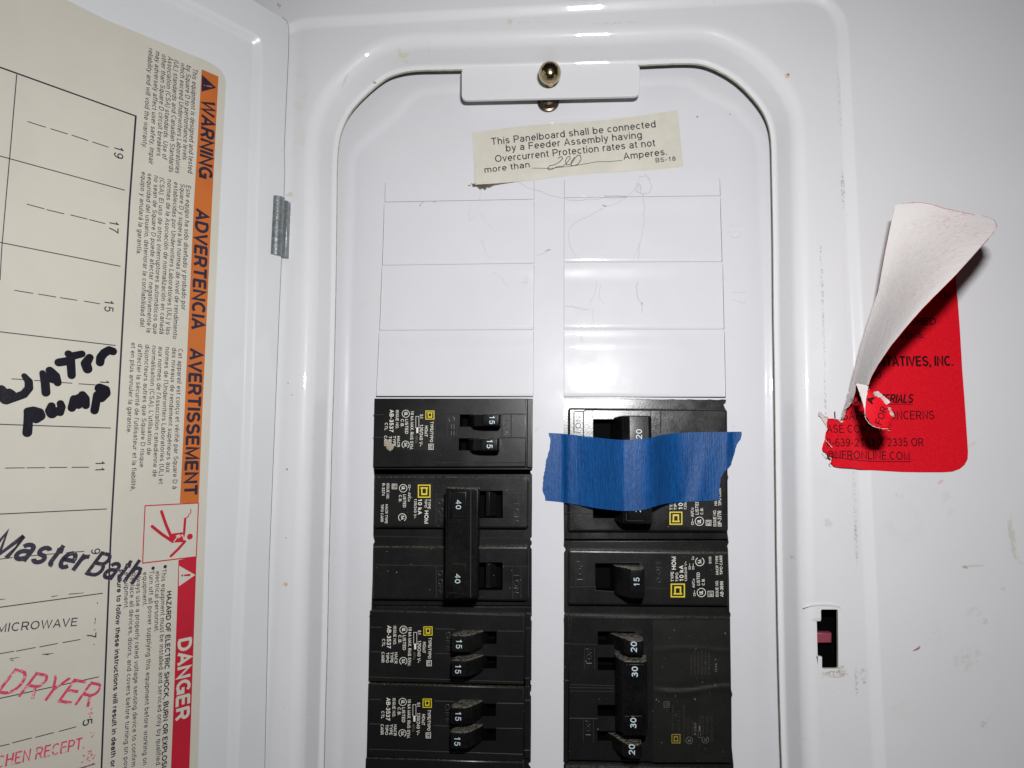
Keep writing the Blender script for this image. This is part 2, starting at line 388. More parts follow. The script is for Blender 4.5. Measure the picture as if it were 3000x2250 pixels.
# ------------------------------------------------------------------ cover
LIPW, BW = -12.0, -1.6
lip_px = [(948,2330),(948,2250),(953,2048),(958,1885),(962,1650),(967,1470),(971,1289),(976,1145),(980,1000),(984,780),(986,600),(987,470),(993,409),(1004,372),
 (1022,333),(1055,293),(1102,250),(1138,224),(1174,212),(1217,205),(1282,204),(1340,203),(1450,201),(1600,197),(1750,193),(1876,190),(1930,187),(2010,184),(2057,187),
 (2100,203),(2147,230),(2184,262),(2216,298),(2234,324),(2249,354),(2258,391),(2261,434),(2263,543),(2266,700),(2267,900),(2271,1126),(2274,1397),(2277,1650),
 (2281,1887),(2288,2150),(2292,2250),(2293,2330)]
lip = [P(x, y, LIPW) for x, y in lip_px]
def smooth_path(p, it=2):
    for _ in range(it):
        q = [p[0]]
        for i in range(len(p) - 1): q += [p[i] * .75 + p[i + 1] * .25, p[i] * .25 + p[i + 1] * .75]
        p = q + [p[-1]]
    return p
lip = smooth_path(lip, 2)
lip[0].y = lip[-1].y = -150.0
lipc = ccw(lip + [Vector((lip[-1].x - 3, -153, LIPW)), Vector((lip[0].x + 3, -153, LIPW))])
def prof(d):                                   # rolled edge of the opening: flat lip, steep slope, round shoulder
    al = math.radians(68); r1, R2, top_ = 1.5, 6.0, BW; pts = [(0, LIPW), (.6, LIPW)]; x, w = .6, LIPW
    for k in range(1, 5): a = al * k / 4; pts.append((x + r1 * math.sin(a), w + r1 * (1 - math.cos(a))))
    drop = R2 * (1 - math.cos(al)); x2, w2 = pts[-1]; w3 = top_ - drop; x3 = x2 + (w3 - w2) / math.tan(al)
    for k in (1, 2): pts.append((x2 + (x3 - x2) * k / 2, w2 + (w3 - w2) * k / 2))
    for k in range(1, 15): a = al * (1 - k / 14); pts.append((x3 + R2 * (math.sin(al) - math.sin(a)), top_ - R2 * (1 - math.cos(a))))
    return pts
cover = thing('panel_cover', 'large white painted steel cover plate framing the whole row of breakers', 'cover', (0, -150, 0))
g = Geo(); prev = lipc
ring(g, setw(lipc, LIPW - 1.2), lipc, 1, False)
for d, w in prof(0)[1:]:
    cur = setw(inset(lipc, -d), w); ring(g, cur, prev, 0, True) if False else ring(g, prev, cur, 0, True); prev = cur
shoulder = prev
# recessed band with the latch slot; outer step up to the front face
st_in = rrect([Vector((P(2484, 1000, -3).x, 175.4, -3)), Vector((-113.0, 170.6, -3)), Vector((-113.0, -170, -3)), Vector((P(2484, 1000, -3).x + 1.5, -170, -3))], 15, 10)
slot = ccw([P(*zI(x, y), BW) for x, y in [(405,752),(493,752),(497,760),(500,1085),(496,1090),(412,1090),(406,1082),(406,1024),(400,1020),(374,1020),(370,1014),(366,826),(370,820),(398,818),(401,810),(400,760)]])
g.add(setw(st_in, BW) + setw(shoulder, BW) + setw(slot, BW), fill(setw(st_in, BW), [setw(shoulder, BW), setw(slot, BW)]), 0, False)
ring(g, setw(slot, BW), setw(slot, BW - 1.3), 1, False)
prev = setw(st_in, BW)
for k in range(1, 9):
    a = k / 8; cur = setw(inset(st_in, -4.2 * a), BW - BW * (a * a * (3 - 2 * a))); ring(g, prev, cur, 0, True); prev = cur
outer = rrect([Vector((-155, -200, 0)), Vector((190, -200, 0)), Vector((190, 215, 0)), Vector((-155, 215, 0))], 6, 4)
cap = setw(inset(outer, 2), 0)
g.add(cap + prev, fill(cap, [prev]), 0, False)
p2 = cap
for k in range(1, 4):
    a = k / 3 * math.pi / 2; cur = setw(inset(outer, 2 * (1 - math.sin(a))), -2 * (1 - math.cos(a))); ring(g, cur, p2, 0, True); p2 = cur
ring(g, setw(outer, -3.9), p2, 0, False)
sheet = g.obj('cover_sheet', [M_COVER, M_EDGE], cover)
# pressed crease above the latch slot and a pink plate standing in for the reflection inside it
g = Geo(); cr = [zI(x, y) for x, y in [(298,742),(340,728),(400,722),(460,724),(505,735),(524,760)]]
for i in range(len(cr) - 1):
    a, b = P(*cr[i], BW + .02), P(*cr[i + 1], BW + .02); r0 = .25 + .55 * math.sin(math.pi * i / 5); r1 = .25 + .55 * math.sin(math.pi * (i + 1) / 5)
    q = [a + Vector((0, r0, 0)), a + Vector((0, 0, r0 * .55)), a - Vector((0, r0 * .8, 0)), b + Vector((0, r1, 0)), b + Vector((0, 0, r1 * .55)), b - Vector((0, r1 * .8, 0))]
    g.add(q, [(0, 1, 4, 3), (1, 2, 5, 4)], 0, True)
g.obj('pressed_crease', M_COVER, cover)
g = Geo(); plate(g, rect(340, 700, 540, 1130, zI, -12), [], -12, .3, 1, mi=0)
A = rect(300, 700, 560, 1150, zI, -4.5); ring(g, setw(A, -13), setw(A, -3.5), 0, False)
bx = g.obj('latch_box', M_DARKIN, cover)
g = Geo(); plate(g, rect(368, 886, 462, 944, zI, -8), [], -8, .5, 3); g.obj('latch_reflection', M_PINK, cover)
# centre tab with rounded lower corners
g = Geo(); TW = -11.6
tb = [P(1352, 196, TW), P(1352, 293, TW), P(1875, 281, TW), P(1875, 186, TW)]
tb = ccw(tb); tbr = rrect(tb, 2.6, 6)
plate(g, tbr, [], TW, .35, 1.5, mi=0)
tabo = g.obj('tab', M_COVER, cover, label='rounded white tab hanging into the top of the opening')
def lathe(g, c, prof_, n=40, axis=VW, mi=0, sm=True):
    up = Vector((0, 1, 0)); sx = up.cross(axis).normalized(); rows = []
    for r, h_ in prof_:
        rows.append([c + axis * h_ + (sx * math.cos(2 * math.pi * k / n) + up * math.sin(2 * math.pi * k / n)) * max(r, 1e-3) for k in range(n)])
    for i in range(len(rows) - 1): ring(g, rows[i], rows[i + 1], mi, sm)
stc = P(1611, 214, -4.2); R = 4.35
g = Geo(); pr = [(3.2, -16.6), (3.4, -16.0), (1.9, -15.6)] ; pr = []
pr = [(1.9, -14), (1.9, -8.6), (1.7, -8.0), (1.7, -6.6)]
for k in range(2, 17):
    a = math.pi * k / 16; pr.append((R * math.sin(a) if k < 16 else .01, -4.2 - R * math.cos(a)))
lathe(g, Vector((stc.x, stc.y, 0)), pr)
g.obj('ball_stud', M_BRASS, cover, label='round brass coloured ball knob on the tab')
g = Geo(); c2 = P(1606, 289, -17.0)
lathe(g, Vector((c2.x, c2.y, 0)), [(4.3, -19.9), (4.5, -19.3), (4.3, -18.7), (3.6, -18.4), (3.3, -18.0), (3.2, -17.0), (2.8, -16.6), (1.9, -16.4), (1.9, -13.4), (.01, -13.3)])
g.obj('stud_nut', M_NUT, cover)

# ------------------------------------------------------------------ dead front plate with twist-outs
D = -20.0
dead = thing('dead_front_plate', 'white inner plate holding blank twist-outs above both breaker columns', 'plate', (0, -150, D))
def jag(a, b, n, amp, rnd=random):
    return [a.lerp(b, k / n) + Vector((rnd.uniform(-amp, amp), rnd.uniform(-amp, amp), 0)) * (1 if 0 < k < n else 0) for k in range(n)]
def nub(px, py, dx):                            # torn tag left where a twist-out broke away
    return [P(px, py - 7, D), P(px + dx, py - 3, D), P(px + dx * .8, py + 2, D), P(px, py + 7, D)]
# left column opening
Lh = []
Lh += jag(P(1098, 1168, D), P(1561, 1168, D), 40, .10)
Lh += [P(1561,1168,D), P(1560,1366,D)] + nub(1559, 1384, -5) + [P(1559,1470,D)] + nub(1558,1580,-4) + nub(1558,1602,-4) + [P(1558,1700,D), P(1558,1775,D)] + nub(1558,1812,-5) + [P(1557,1900,D)] + nub(1557,2000,-5) + nub(1556,2032,-5) + [P(1556,2120,D)] + nub(1555,2240,-6) + [P(1555,2330,D)]
Lh += [P(1068,2330,D)] + [P(1071,2225,D), P(1075,2215,D), P(1077,2150,D), P(1081,2050,D), P(1082,2033,D), P(1078,2028,D), P(1083,2010,D), P(1083,1940,D), P(1086,1840,D), P(1086,1815,D), P(1081,1806,D), P(1087,1795,D), P(1088,1775,D), P(1091,1700,D), P(1093,1595,D), P(1097,1588,D), P(1093,1570,D), P(1095,1480,D), P(1096,1395,D), P(1094,1372,D), P(1095,1300,D)]
# right column opening
Rh = jag(P(1651, 1168, D), P(2128, 1171, D), 40, .12)
Rh += [P(2128,1171,D), P(2126,1180,D), P(2120,1186,D), P(2124,1196,D), P(2129,1204,D), P(2130,1380,D), P(2134,1400,D), P(2130,1412,D), P(2131,1560,D), P(2135,1590,D), P(2131,1600,D), P(2133,1608,D), P(2136,1700,D), P(2137,1790,D), P(2141,1800,D), P(2139,1812,D), P(2142,2020,D), P(2146,2036,D), P(2143,2046,D), P(2144,2190,D), P(2149,2240,D), P(2151,2330,D)]
Rh += [P(1652,2330,D), P(1651,2240,D), P(1655,2232,D), P(1651,2215,D), P(1651,2060,D), P(1659,2048,D), P(1654,2036,D), P(1651,2022,D), P(1652,1840,D), P(1651,1812,D), P(1655,1805,D), P(1652,1790,D), P(1652,1620,D), P(1657,1610,D), P(1651,1600,D), P(1652,1580,D), P(1651,1480,D), P(1651,1200,D), P(1655,1190,D)]
RX = [  # twist-outs: (left px, right px) at top and at bottom, y top-left, top-right, bottom-left, bottom-right
 ((1128,1565,534,530), (1127,1565,592.5,584)),
 ((1125,1565,598,590), (1119,1565,777.5,771.5)),
 ((1118,1565,783,777), (1111,1563,968.2,966)),
 ((1110,1563,974,972), (1101,1562,1164,1164)),
 ((1653,2109,528,524), (1652.5,2111,579,574)),
 ((1652.5,2111,585,580), (1652.2,2116.5,768.5,767)),
 ((1652,2118,774,773), (1652,2122.5,964.5,964.6)),
 ((1652,2123,970,970), (1652,2127,1164,1166))]
th = []
for (xl, xr, yl, yr), (xl2, xr2, bl, br) in RX:
    th.append([P(xl, yl, D), P(xl2, bl, D), P(xr2, br, D), P(xr, yr, D)])
pl_px = [(1006,2330),(1011,2150),(1017,1850),(1024,1500),(1031,1150),(1035,900),(1043,640),(1047,500),(1051,463),(1066,440),(1120,395),(1180,345),(1212,305),(1240,288),(1300,280),(1500,274),(1800,264),(1960,256),(2010,262),(2040,280),(2075,300),(2140,330),(2180,376),(2205,410),(2213,450),(2215,520),(2222,680),(2232,900),(2234,1150),(2236,1400),(2240,1700),(2247,1950),(2262,2250),(2264,2330)]
plat = ccw([P(x, y, D) for x, y in pl_px])
def shrink_top(h_):
    return h_
g = Geo(); holes_ = [ccw(setw(h_, D)) for h_ in [Lh, Rh] + th]
g.add(setw(plat, D) + [q for h_ in holes_ for q in h_], fill(setw(plat, D), holes_), 0, False)
for h_ in holes_[:2]: ring(g, h_, setw(h_, D - 1.3), 1, False)
for h_ in holes_[2:]: ring(g, h_, setw(h_, D - 1.6), 0, False)
prev = setw(plat, D)
for d, w in [(.5, -.02), (1.0, -.09), (1.5, -.20), (2.1, -.38), (2.7, -.56), (3.3, -.70), (3.9, -.80), (4.6, -.86), (5.4, -.88), (20, -.88)]:
    cur = setw(inset(plat, -d), D - w); ring(g, prev, cur, 0, True); prev = cur
g.obj('plate_sheet', [M_DEAD, M_EDGE], dead)
for q4, ((xl, xr, yl, yr), (xl2, xr2, bl, br)) in zip(th, RX):
    g = Geo(); nv = 30; full = (bl - yl) > 120
    rows = []; gap = .10
    for k in range(nv + 1):
        t_ = k / nv
        rt = min(1, t_ / (.27 if full else .85)); s_ = rt * rt * (3 - 2 * rt)
        w = D - .02 - (.62 if full else .32) * s_ - (.32 * ((t_ - .955) / .045) ** 1.6 if t_ > .955 else 0)
        a = q4[0].lerp(q4[1], t_); b = q4[3].lerp(q4[2], t_); e = (b - a).normalized() * gap
        a = a + e; b = b - e; row = []
        for j in range(9):
            q = a.lerp(b, j / 8); q.z = w; row.append(q)
        if k == nv: row = [q + Vector((0, .09 + (D - q.z) * max(0, q.y) / 276, 0)) for q in row]
        rows.append(row)
    v = [q for r_ in rows for q in r_]
    g.add(v, [(i * 9 + j, (i + 1) * 9 + j, (i + 1) * 9 + j + 1, i * 9 + j + 1) for i in range(nv) for j in range(8)], 0, True)
    g.obj('twist_out', M_TILE, dead)
# soft pressed numerals beside the twist-outs
EMB = []
def Pm(w): return lambda x, y: P(x, y, w)
T('19', z6(1925, 335), z6(1925, 420), 40, Pm(D + .12), M_DEAD, dead, 'embossed_number')
T('17', z6(1950, 668), z6(1950, 752), 38, Pm(D + .12), M_DEAD, dead, 'embossed_number')
# black enclosure behind the openings
g = Geo(); A = ccw([Vector((-118, -150, -45)), Vector((118, -150, -45)), Vector((118, 168, -45)), Vector((-118, 168, -45))])
plate(g, A, [], -44, .5, 4); ring(g, setw(A, -44), setw(A, -22.2), 0, False)
enc = g.obj('enclosure_box', M_DARKIN)
tag(enc, 'dark inside of the steel box behind the white dead front plate', 'enclosure')

# ------------------------------------------------------------------ breakers
FB = D + 2.6          # face of the raised blocks
SB = D - .6           # shoulders
def block(name, parent, z, pts, w, bev, thick, holes=(), mat_=None, r=0.0, label=None, slotd=7.5):
    o = ccw([P(*z(x, y), w) for x, y in pts]); o = rrect(o, r, 4) if r else o
    hs = [ccw([P(*z(x, y), w) for x, y in h_]) for h_ in holes]
    if name == 'shoulder': hs = [setw(inset(setw(ccw([P(*z(x, y), w + 3) for x, y in h_]), w), -.35), w) for h_ in holes]; slotd = 5.6
    g = Geo(); plate(g, o, hs, w, bev, thick, slotd, 0, 1 if holes else None)
    for h_ in hs: g.add(setw(inset(h_, -.3), w - slotd + .1), [tuple(range(len(h_)))], 1)
    return g.obj(name, [mat_ or M_BLK, M_SLOT], parent, label)
def lever(parent, z, prof_, y0, y1, wt, label=None, bev=.45, name='handle', m_=None):
    """a moulded lever: side profile (photo x, height w) drawn out between two photo heights"""
    ym = (y0 + y1) / 2; bm = bmesh.new(); n = len(prof_)
    v0 = P(*z(prof_[0][0], y0), wt).y; v1 = P(*z(prof_[0][0], y1), wt).y
    us = [P(*z(x, ym), w).x for x, w in prof_]
    A = [bm.verts.new((us[i], v0, prof_[i][1])) for i in range(n)]; B = [bm.verts.new((us[i], v1, prof_[i][1])) for i in range(n)]
    bm.faces.new(A); bm.faces.new(list(reversed(B)))
    for i in range(n): bm.faces.new((A[i], B[i], B[(i + 1) % n], A[(i + 1) % n]))
    bmesh.ops.recalc_face_normals(bm, faces=bm.faces)
    bmesh.ops.bevel(bm, geom=list(bm.edges), offset=bev, segments=3, profile=.6, affect='EDGES', clamp_overlap=True)
    bm.verts.index_update()
    vs = [v.co.copy() for v in bm.verts]; fs = [tuple(v.index for v in f.verts) for f in bm.faces]; bm.free()
    return mesh_obj(name, vs, fs, m_ or M_HANDLE, parent, smooth=True, label=label)
def bar(g, z, x0, y0, x1, y1, w, m=0):
    g.add(rect(x0, y0, x1, y1, z, w), [(0, 1, 2, 3)], m)
def frame_(g, z, x0, y0, x1, y1, t_, w, m=0):
    bar(g, z, x0, y0, x1, y0 + t_, w, m); bar(g, z, x0, y1 - t_, x1, y1, w, m)
    bar(g, z, x0, y0 + t_, x0 + t_, y1 - t_, w, m); bar(g, z, x1 - t_, y0 + t_, x1, y1 - t_, w, m)
def arc(g, z, cx_, cy_, r, t_, w, a0=0, a1=360, n=28, m=0):
    v = []
    for k in range(n + 1):
        a = math.radians(a0 + (a1 - a0) * k / n)
        v += [P(*z(cx_ + r * math.cos(a), cy_ - r * math.sin(a)), w), P(*z(cx_ + (r - t_) * math.cos(a), cy_ - (r - t_) * math.sin(a)), w)]
    g.add(v, [(2 * k, 2 * k + 1, 2 * k + 3, 2 * k + 2) for k in range(n)], m)
def emblem(parent, z, x0, y0, x1, y1, w, flip=False, m_=None):
    """square ring with a squared letter D inside, lying on its side like the rest of the print"""
    g = Geo(); t_ = (x1 - x0) * .09; L = x1 - x0; H = y1 - y0; frame_(g, z, x0, y0, x1, y1, t_, w)
    X = lambda a: (x0 + a * L) if not flip else (x1 - a * L)
    Y = lambda b: (y0 + b * H) if not flip else (y1 - b * H)
    def b_(a, b, c, d): bar(g, z, min(X(a), X(c)), min(Y(b), Y(d)), max(X(a), X(c)), max(Y(b), Y(d)), w)
    # D turned a quarter: its straight stem is across the start of the text direction
    b_(.20, .20, .80, .31)                       # stem with little feet
    b_(.26, .31, .37, .66); b_(.64, .31, .75, .66); b_(.26, .66, .75, .80)
    return g.obj('emblem', m_ or M_YEL, parent)
def ulmark(g, z, cx_, cy_, r, w): arc(g, z, cx_, cy_, r, r * .13, w)
def csamark(g, z, cx_, cy_, r, w, flip=False):
    if flip: arc(g, z, cx_, cy_, r, r * .14, w, 120, 420)
    else: arc(g, z, cx_, cy_, r, r * .14, w, -60, 240) if False else arc(g, z, cx_, cy_, r, r * .14, w, 30, 330) if False else arc(g, z, cx_, cy_, r, r * .14, w, -60, 240)

LT = .10   # label thickness
def tandem_print(b, z, X, Y, k, w):
    """lettering of the tandem label; X, Y, k place the layout"""
    zz = lambda x, y: z(X + (x - 645) * k, Y + (y - 255) * k)
    kk = k / 1.0
    def t_(s, x0, y0, x1, y1, h_, m_=M_TXW, bold=.01):
        T(s, zz(x0, y0), zz(x1, y1), (zz(h_, 0)[0] - zz(0, 0)[0]), Pm(w), m_, b, 'label_lettering', bold)
    t_('TYPE/TYPO', 695, 365, 690, 572, 30); t_('HOMT', 640, 408, 635, 517, 30)
    t_('S1', 590, 293, 590, 337, 30); t_('120/240 V~', 590, 393, 583, 615, 32); t_('Al/Cu', 545, 508, 543, 582, 24, M_TXG)
    t_('10 kA MAX. RMS SYM.', 498, 257, 490, 648, 30); t_('LISTED', 441, 342, 440, 489, 30); t_('C.B.', 398, 340, 397, 422, 28)
    t_('ISSUE NO.', 348, 250, 345, 438, 28); t_('AB-3537', 287, 247, 282, 470, 38, bold=.02); t_('CTL', 237, 378, 235, 454, 28)
    t_('HACR', 360, 512, 358, 622, 28); t_('TYPE', 318, 510, 316, 614, 28); t_('TIPO', 275, 512, 273, 614, 28); t_('CARR', 230, 508, 228, 612, 28)
    t_('62', 686, 601, 685, 638, 26); t_('UL', 434, 270, 433, 305, 32, bold=.03); t_('SA', 432, 580, 431, 618, 30, bold=.03)
    g = Geo(); frame_(g, zz, 676, 590, 726, 648, 5, w); ulmark(g, zz, 447, 287, 39, w); csamark(g, zz, 445, 598, 39, w)
    frame_(g, zz, 546, 312, 581, 430, 4, w); bar(g, zz, 553, 430, 573, 482, w)
    g.obj('label_marks', M_TXW, b); emblem(b, zz, 645, 255, 735, 345, w)

def seam(g, z, pts, w, t_=.18, h_=.12):
    """thin raised moulding line"""
    g.mark()
    for i in range(len(pts) - 1):
        a, b = P(*z(*pts[i]), w), P(*z(*pts[i + 1]), w); d = (b - a).normalized(); s_ = VW.cross(d) * t_
        up = Vector((0, 0, h_)); g.add([a - s_, a + up, a + s_, b - s_, b + up, b + s_], [(0, 3, 4, 1), (1, 4, 5, 2)])

GRP = 'black circuit breakers in the two columns'
# --- left column, first: tandem 15/15 switched on
b = thing('circuit_breaker', 'black tandem breaker at the top of the left column, both 15 handles pushed right', 'circuit breaker', P(1330, 1368, D), GRP)
block('shoulder', b, zA, [(150,120),(2090,120),(2090,1050),(140,1050)], SB, .2, 18, holes=[[(1195,338),(1680,338),(1680,484),(1195,484)],[(1183,618),(1655,618),(1655,762),(1183,762)]])
FA = D + 1.6
block('body', b, zA, [(188,150),(1976,150),(1972,955),(172,957)], FA, .35, 6, holes=[[(1195,338),(1680,338),(1680,484),(1195,484)],[(1183,618),(1655,618),(1655,762),(1183,762)]])
block('end_strip', b, zA, [(1990,152),(2054,152),(2050,970),(1984,960)], FA - .5, .3, 6)
g = Geo(); W_ = FA + .01
seam(g, zA, [(905,331),(1180,331)], W_); seam(g, zA, [(1690,333),(1968,335)], W_); seam(g, zA, [(178,345),(302,340)], W_); seam(g, zA, [(176,612),(300,608)], W_)
seam(g, zA, [(900,612),(1180,612)], W_); seam(g, zA, [(1660,612),(1965,614)], W_); seam(g, zA, [(900,905),(1960,908)], W_)
seam(g, zA, [(1052,342),(1050,604),(1160,606),(1162,342)], W_); seam(g, zA, [(1692,336),(1690,608)], W_); seam(g, zA, [(1800,336),(1798,608)], W_)
g.obj('moulded_line', M_EMB, b)
block('printed_label', b, zA, [(300,280),(905,280),(905,765),(300,765)], FA + .06, .04, .2, mat_=M_LAB, r=2.5)
tandem_print(b, zA, 790, 293, 1.17, FA + .10)
T('OFF', zA(1062, 350), zA(1060, 590), 70 / 4.0218, Pm(FA + .12), M_EMB, b, 'raised_lettering'); T('I ON', zA(1708, 405), zA(1706, 588), 62 / 4.0218, Pm(FA + .12), M_EMB, b, 'raised_lettering')
HT = FA + 8.5
def on_lever(z, x0, x1, xe, y0, y1):
    lever(b, z, [(x0 - 70, FA - 3), (x0, FA + 6), (x0 + 95, HT), (x1, HT), (x1 + 22, HT - 1.2), (x1 + 25, FA - 3)], y0, y1, HT)
on_lever(zA, 1365, 1655, 0, 330, 474); on_lever(zA, 1350, 1640, 0, 618, 764)
T('15', zA(1545, 348), zA(1542, 452), 62 / 4.0218, Pm(HT + .06), M_TXH, b, 'rating_number'); T('15', zA(1514, 628), zA(1511, 738), 68 / 4.0218, Pm(HT + .06), M_TXH, b, 'rating_number')
g = Geo(); n_ = 18; c_ = P(*zA(362, 705), FA); v = [c_ + Vector((0, 0, .9))]
for k in range(n_):
    a = 2 * math.pi * k / n_; rr = random.uniform(.75, 1.15); v.append(P(*zA(362 + 52 * rr * math.cos(a) + 22 * math.sin(a), 705 + 66 * rr * math.sin(a)), FA + .03))
g.add(v, [(0, 1 + (k + 1) % n_, 1 + k) for k in range(n_)], 0, True); g.obj('plaster_splash', M_PUTTY, b)

# --- left column, second: two-pole 40 with a handle tie, off
b = thing('circuit_breaker', 'black double breaker with a long tie bar joining its two 40 handles', 'circuit breaker', P(1330, 1780, D), GRP)
block('shoulder', b, zB, [(120,10),(1990,10),(1990,1560),(110,1560)], SB, .3, 18, holes=[[(1090,262),(1632,260),(1632,570),(1090,570)],[(1090,1072),(1630,1070),(1630,1385),(1090,1385)]])
block('body', b, zB, [(178,100),(1890,100),(1925,150),(1925,668),(1895,690),(168,680)], FB, .8, 5, holes=[[(1090,262),(1632,260),(1632,570),(1090,570)]], r=.8, label='upper pole block with the printed label')
block('body', b, zB, [(165,890),(1905,890),(1922,930),(1922,1480),(1895,1510),(158,1490)], FB, .8, 5, holes=[[(1090,1072),(1630,1070),(1630,1385),(1090,1385)]], r=.8, label='lower unprinted pole block')
g = Geo(); W_ = FB + .01
for y_ in (0, 810):
    seam(g, zB, [(880,302 + y_),(880,655 + y_)], W_, .12, .08); seam(g, zB, [(845,300 + y_),(1010,302 + y_)], W_, .12, .08); seam(g, zB, [(1640,303 + y_),(1915,306 + y_)], W_, .14, .1)
    seam(g, zB, [(1742,310 + y_),(1742,670 + y_)], W_, .12, .08); seam(g, zB, [(1838,310 + y_),(1838,670 + y_)], W_, .12, .08)
seam(g, zB, [(190,1100),(870,1108)], W_, .14, .1); seam(g, zB, [(170,775),(980,790)], SB + .02, .14, .1); seam(g, zB, [(1380,795),(1940,800)], SB + .02, .14, .1)
g.obj('moulded_line', M_EMB, b)
block('printed_label', b, zB, [(262,158),(838,162),(838,648),(258,645)], FB + .06, .04, .2, mat_=M_LAB, r=2.5)
for y_ in (0, 810):
    T('O OFF', zB(900, 350 + y_), zB(898, 620 + y_), 60 / 3.858, Pm(FB + .10), M_EMB, b, 'raised_lettering'); T('I ON', zB(1755, 400 + y_), zB(1752, 610 + y_), 62 / 3.858, Pm(FB + .10), M_EMB, b, 'raised_lettering')
w = FB + .10
def t_(s, x0, y0, x1, y1, h_, m_=M_TXW, bold=.01): T(s, zB(x0, y0), zB(x1, y1), h_ / 3.858, Pm(w), m_, b, 'label_lettering', bold)
t_('TYPE', 786, 355, 784, 468, 30); t_('HOM', 750, 485, 746, 632, 42, bold=.02); t_('TIPO', 750, 355, 748, 452, 26); t_('10 kA', 676, 350, 673, 530, 42, bold=.02)
t_('120/240 V~', 632, 350, 627, 572, 28); t_('Al/Cu', 563, 280, 561, 380, 28); t_('LISTED', 506, 303, 504, 450, 32); t_('C.B.', 460, 308, 458, 390, 28)
t_('ISSUE NO.', 320, 178, 316, 355, 30); t_('R-3374', 268, 178, 265, 317, 32); t_('HACR TYPE', 306, 415, 300, 630, 28); t_('TIPO CARR', 256, 415, 252, 614, 28)
t_('62', 389, 194, 388, 232, 30); t_('UL', 490, 213, 489, 252, 36, bold=.03); t_('SA', 484, 542, 483, 586, 34, bold=.03)
g = Geo(); frame_(g, zB, 378, 183, 437, 243, 5, w); ulmark(g, zB, 506, 233, 46, w); csamark(g, zB, 496, 563, 46, w)
frame_(g, zB, 566, 194, 588, 228, 4, w); bar(g, zB, 575, 228, 579, 262, w); g.obj('label_marks', M_TXW, b); emblem(b, zB, 672, 192, 815, 340, w)
HT = FB + 11
# tie bar with two windows; the handle tops sit inside them
lever(b, zB, [(1240, FB - 3), (1330, FB + 1), (1345, HT - 3.5), (1275, HT - .3), (1000, HT - .3), (985, HT - 1.5), (1010, FB + 1.5), (1060, FB - 3)], 245, 600, HT - .3, name='handle')
lever(b, zB, [(1240, FB - 3), (1330, FB + 1), (1345, HT - 3.5), (1275, HT - .3), (1000, HT - .3), (985, HT - 1.5), (1010, FB + 1.5), (1060, FB - 3)], 1065, 1440, HT - .3, name='handle')
g = Geo(); tie = ccw([P(*zB(x, y), HT + .5) for x, y in [(1000,222),(1350,228),(1362,240),(1350,1470),(1335,1482),(985,1478),(978,1462),(988,232)]])
wn = [[P(*zB(x, y), HT + .5) for x, y in q] for q in ([(1035,266),(1222,270),(1220,588),(1035,583)], [(1018,1075),(1215,1082),(1212,1420),(1022,1415)])]
plate(g, tie, wn, HT + .5, .8, 4.6, 1.0); g.obj('handle_tie', [M_HANDLE], b)
for q, p0, p1 in (((1048,275,1218,580), (1103, 365), (1100, 470)), ((1052,1085,1212,1412), (1094, 1200), (1090, 1308))):
    block('handle_face', b, zB, [(q[0],q[1]),(q[2],q[1]),(q[2],q[3]),(q[0],q[3])], HT + .1, .25, 1, mat_=M_HANDLE)
    T('40', zB(*p0), zB(*p1), 60 / 3.858, Pm(HT + .17), M_TXH, b, 'rating_number')
g = Geo(); seam(g, zB, [(1272, 235), (1268, 1470)], HT + .5, .16, .1); g.obj('tie_ridge', M_EMB, b)
for yy in (262, 1072):                           # sloped foot of the slot seen right of the tie
    lever(b, zB, [(1440, FB - 5), (1440, FB - 1.2), (1480, FB - .8), (1560, FB - 4.5)], yy + 10, yy + 285, FB - 2, name='handle_skirt', bev=.2, m_=M_BLKG)

# --- left column, third and fourth: tandem 15/15 switched off
def off_lever(b, z, dx, y0, y1, F):
    lever(b, z, [(1290 + dx, F - 4), (1225 + dx, F + 1.5), (1120 + dx, F + 7.2), (1066 + dx, F + 8.6), (932 + dx, F + 8.8), (922 + dx, F + 7.4), (935 + dx, F + 5.0), (1010 + dx, F + .8), (1100 + dx, F - 4)], y0, y1, F + 8.8)
def dimple(b, z, x0, x1, y, w0, w1):
    """dark worn hollow in the dusty upper end of a lever"""
    a = P(*z(x0, y), w1); c = P(*z(x1, y), w1); g = Geo(); n = 20; vs = []
    for k in range(n):
        t_ = 2 * math.pi * k / n; vs.append(Vector(((a.x + c.x) / 2 + (c.x - a.x) / 2 * math.cos(t_), a.y + .035, (w0 + w1) / 2 + (w1 - w0) / 2 * math.sin(t_))))
    g.add(vs, [tuple(range(n))]); g.obj('worn_hollow', M_SLOT2, b)
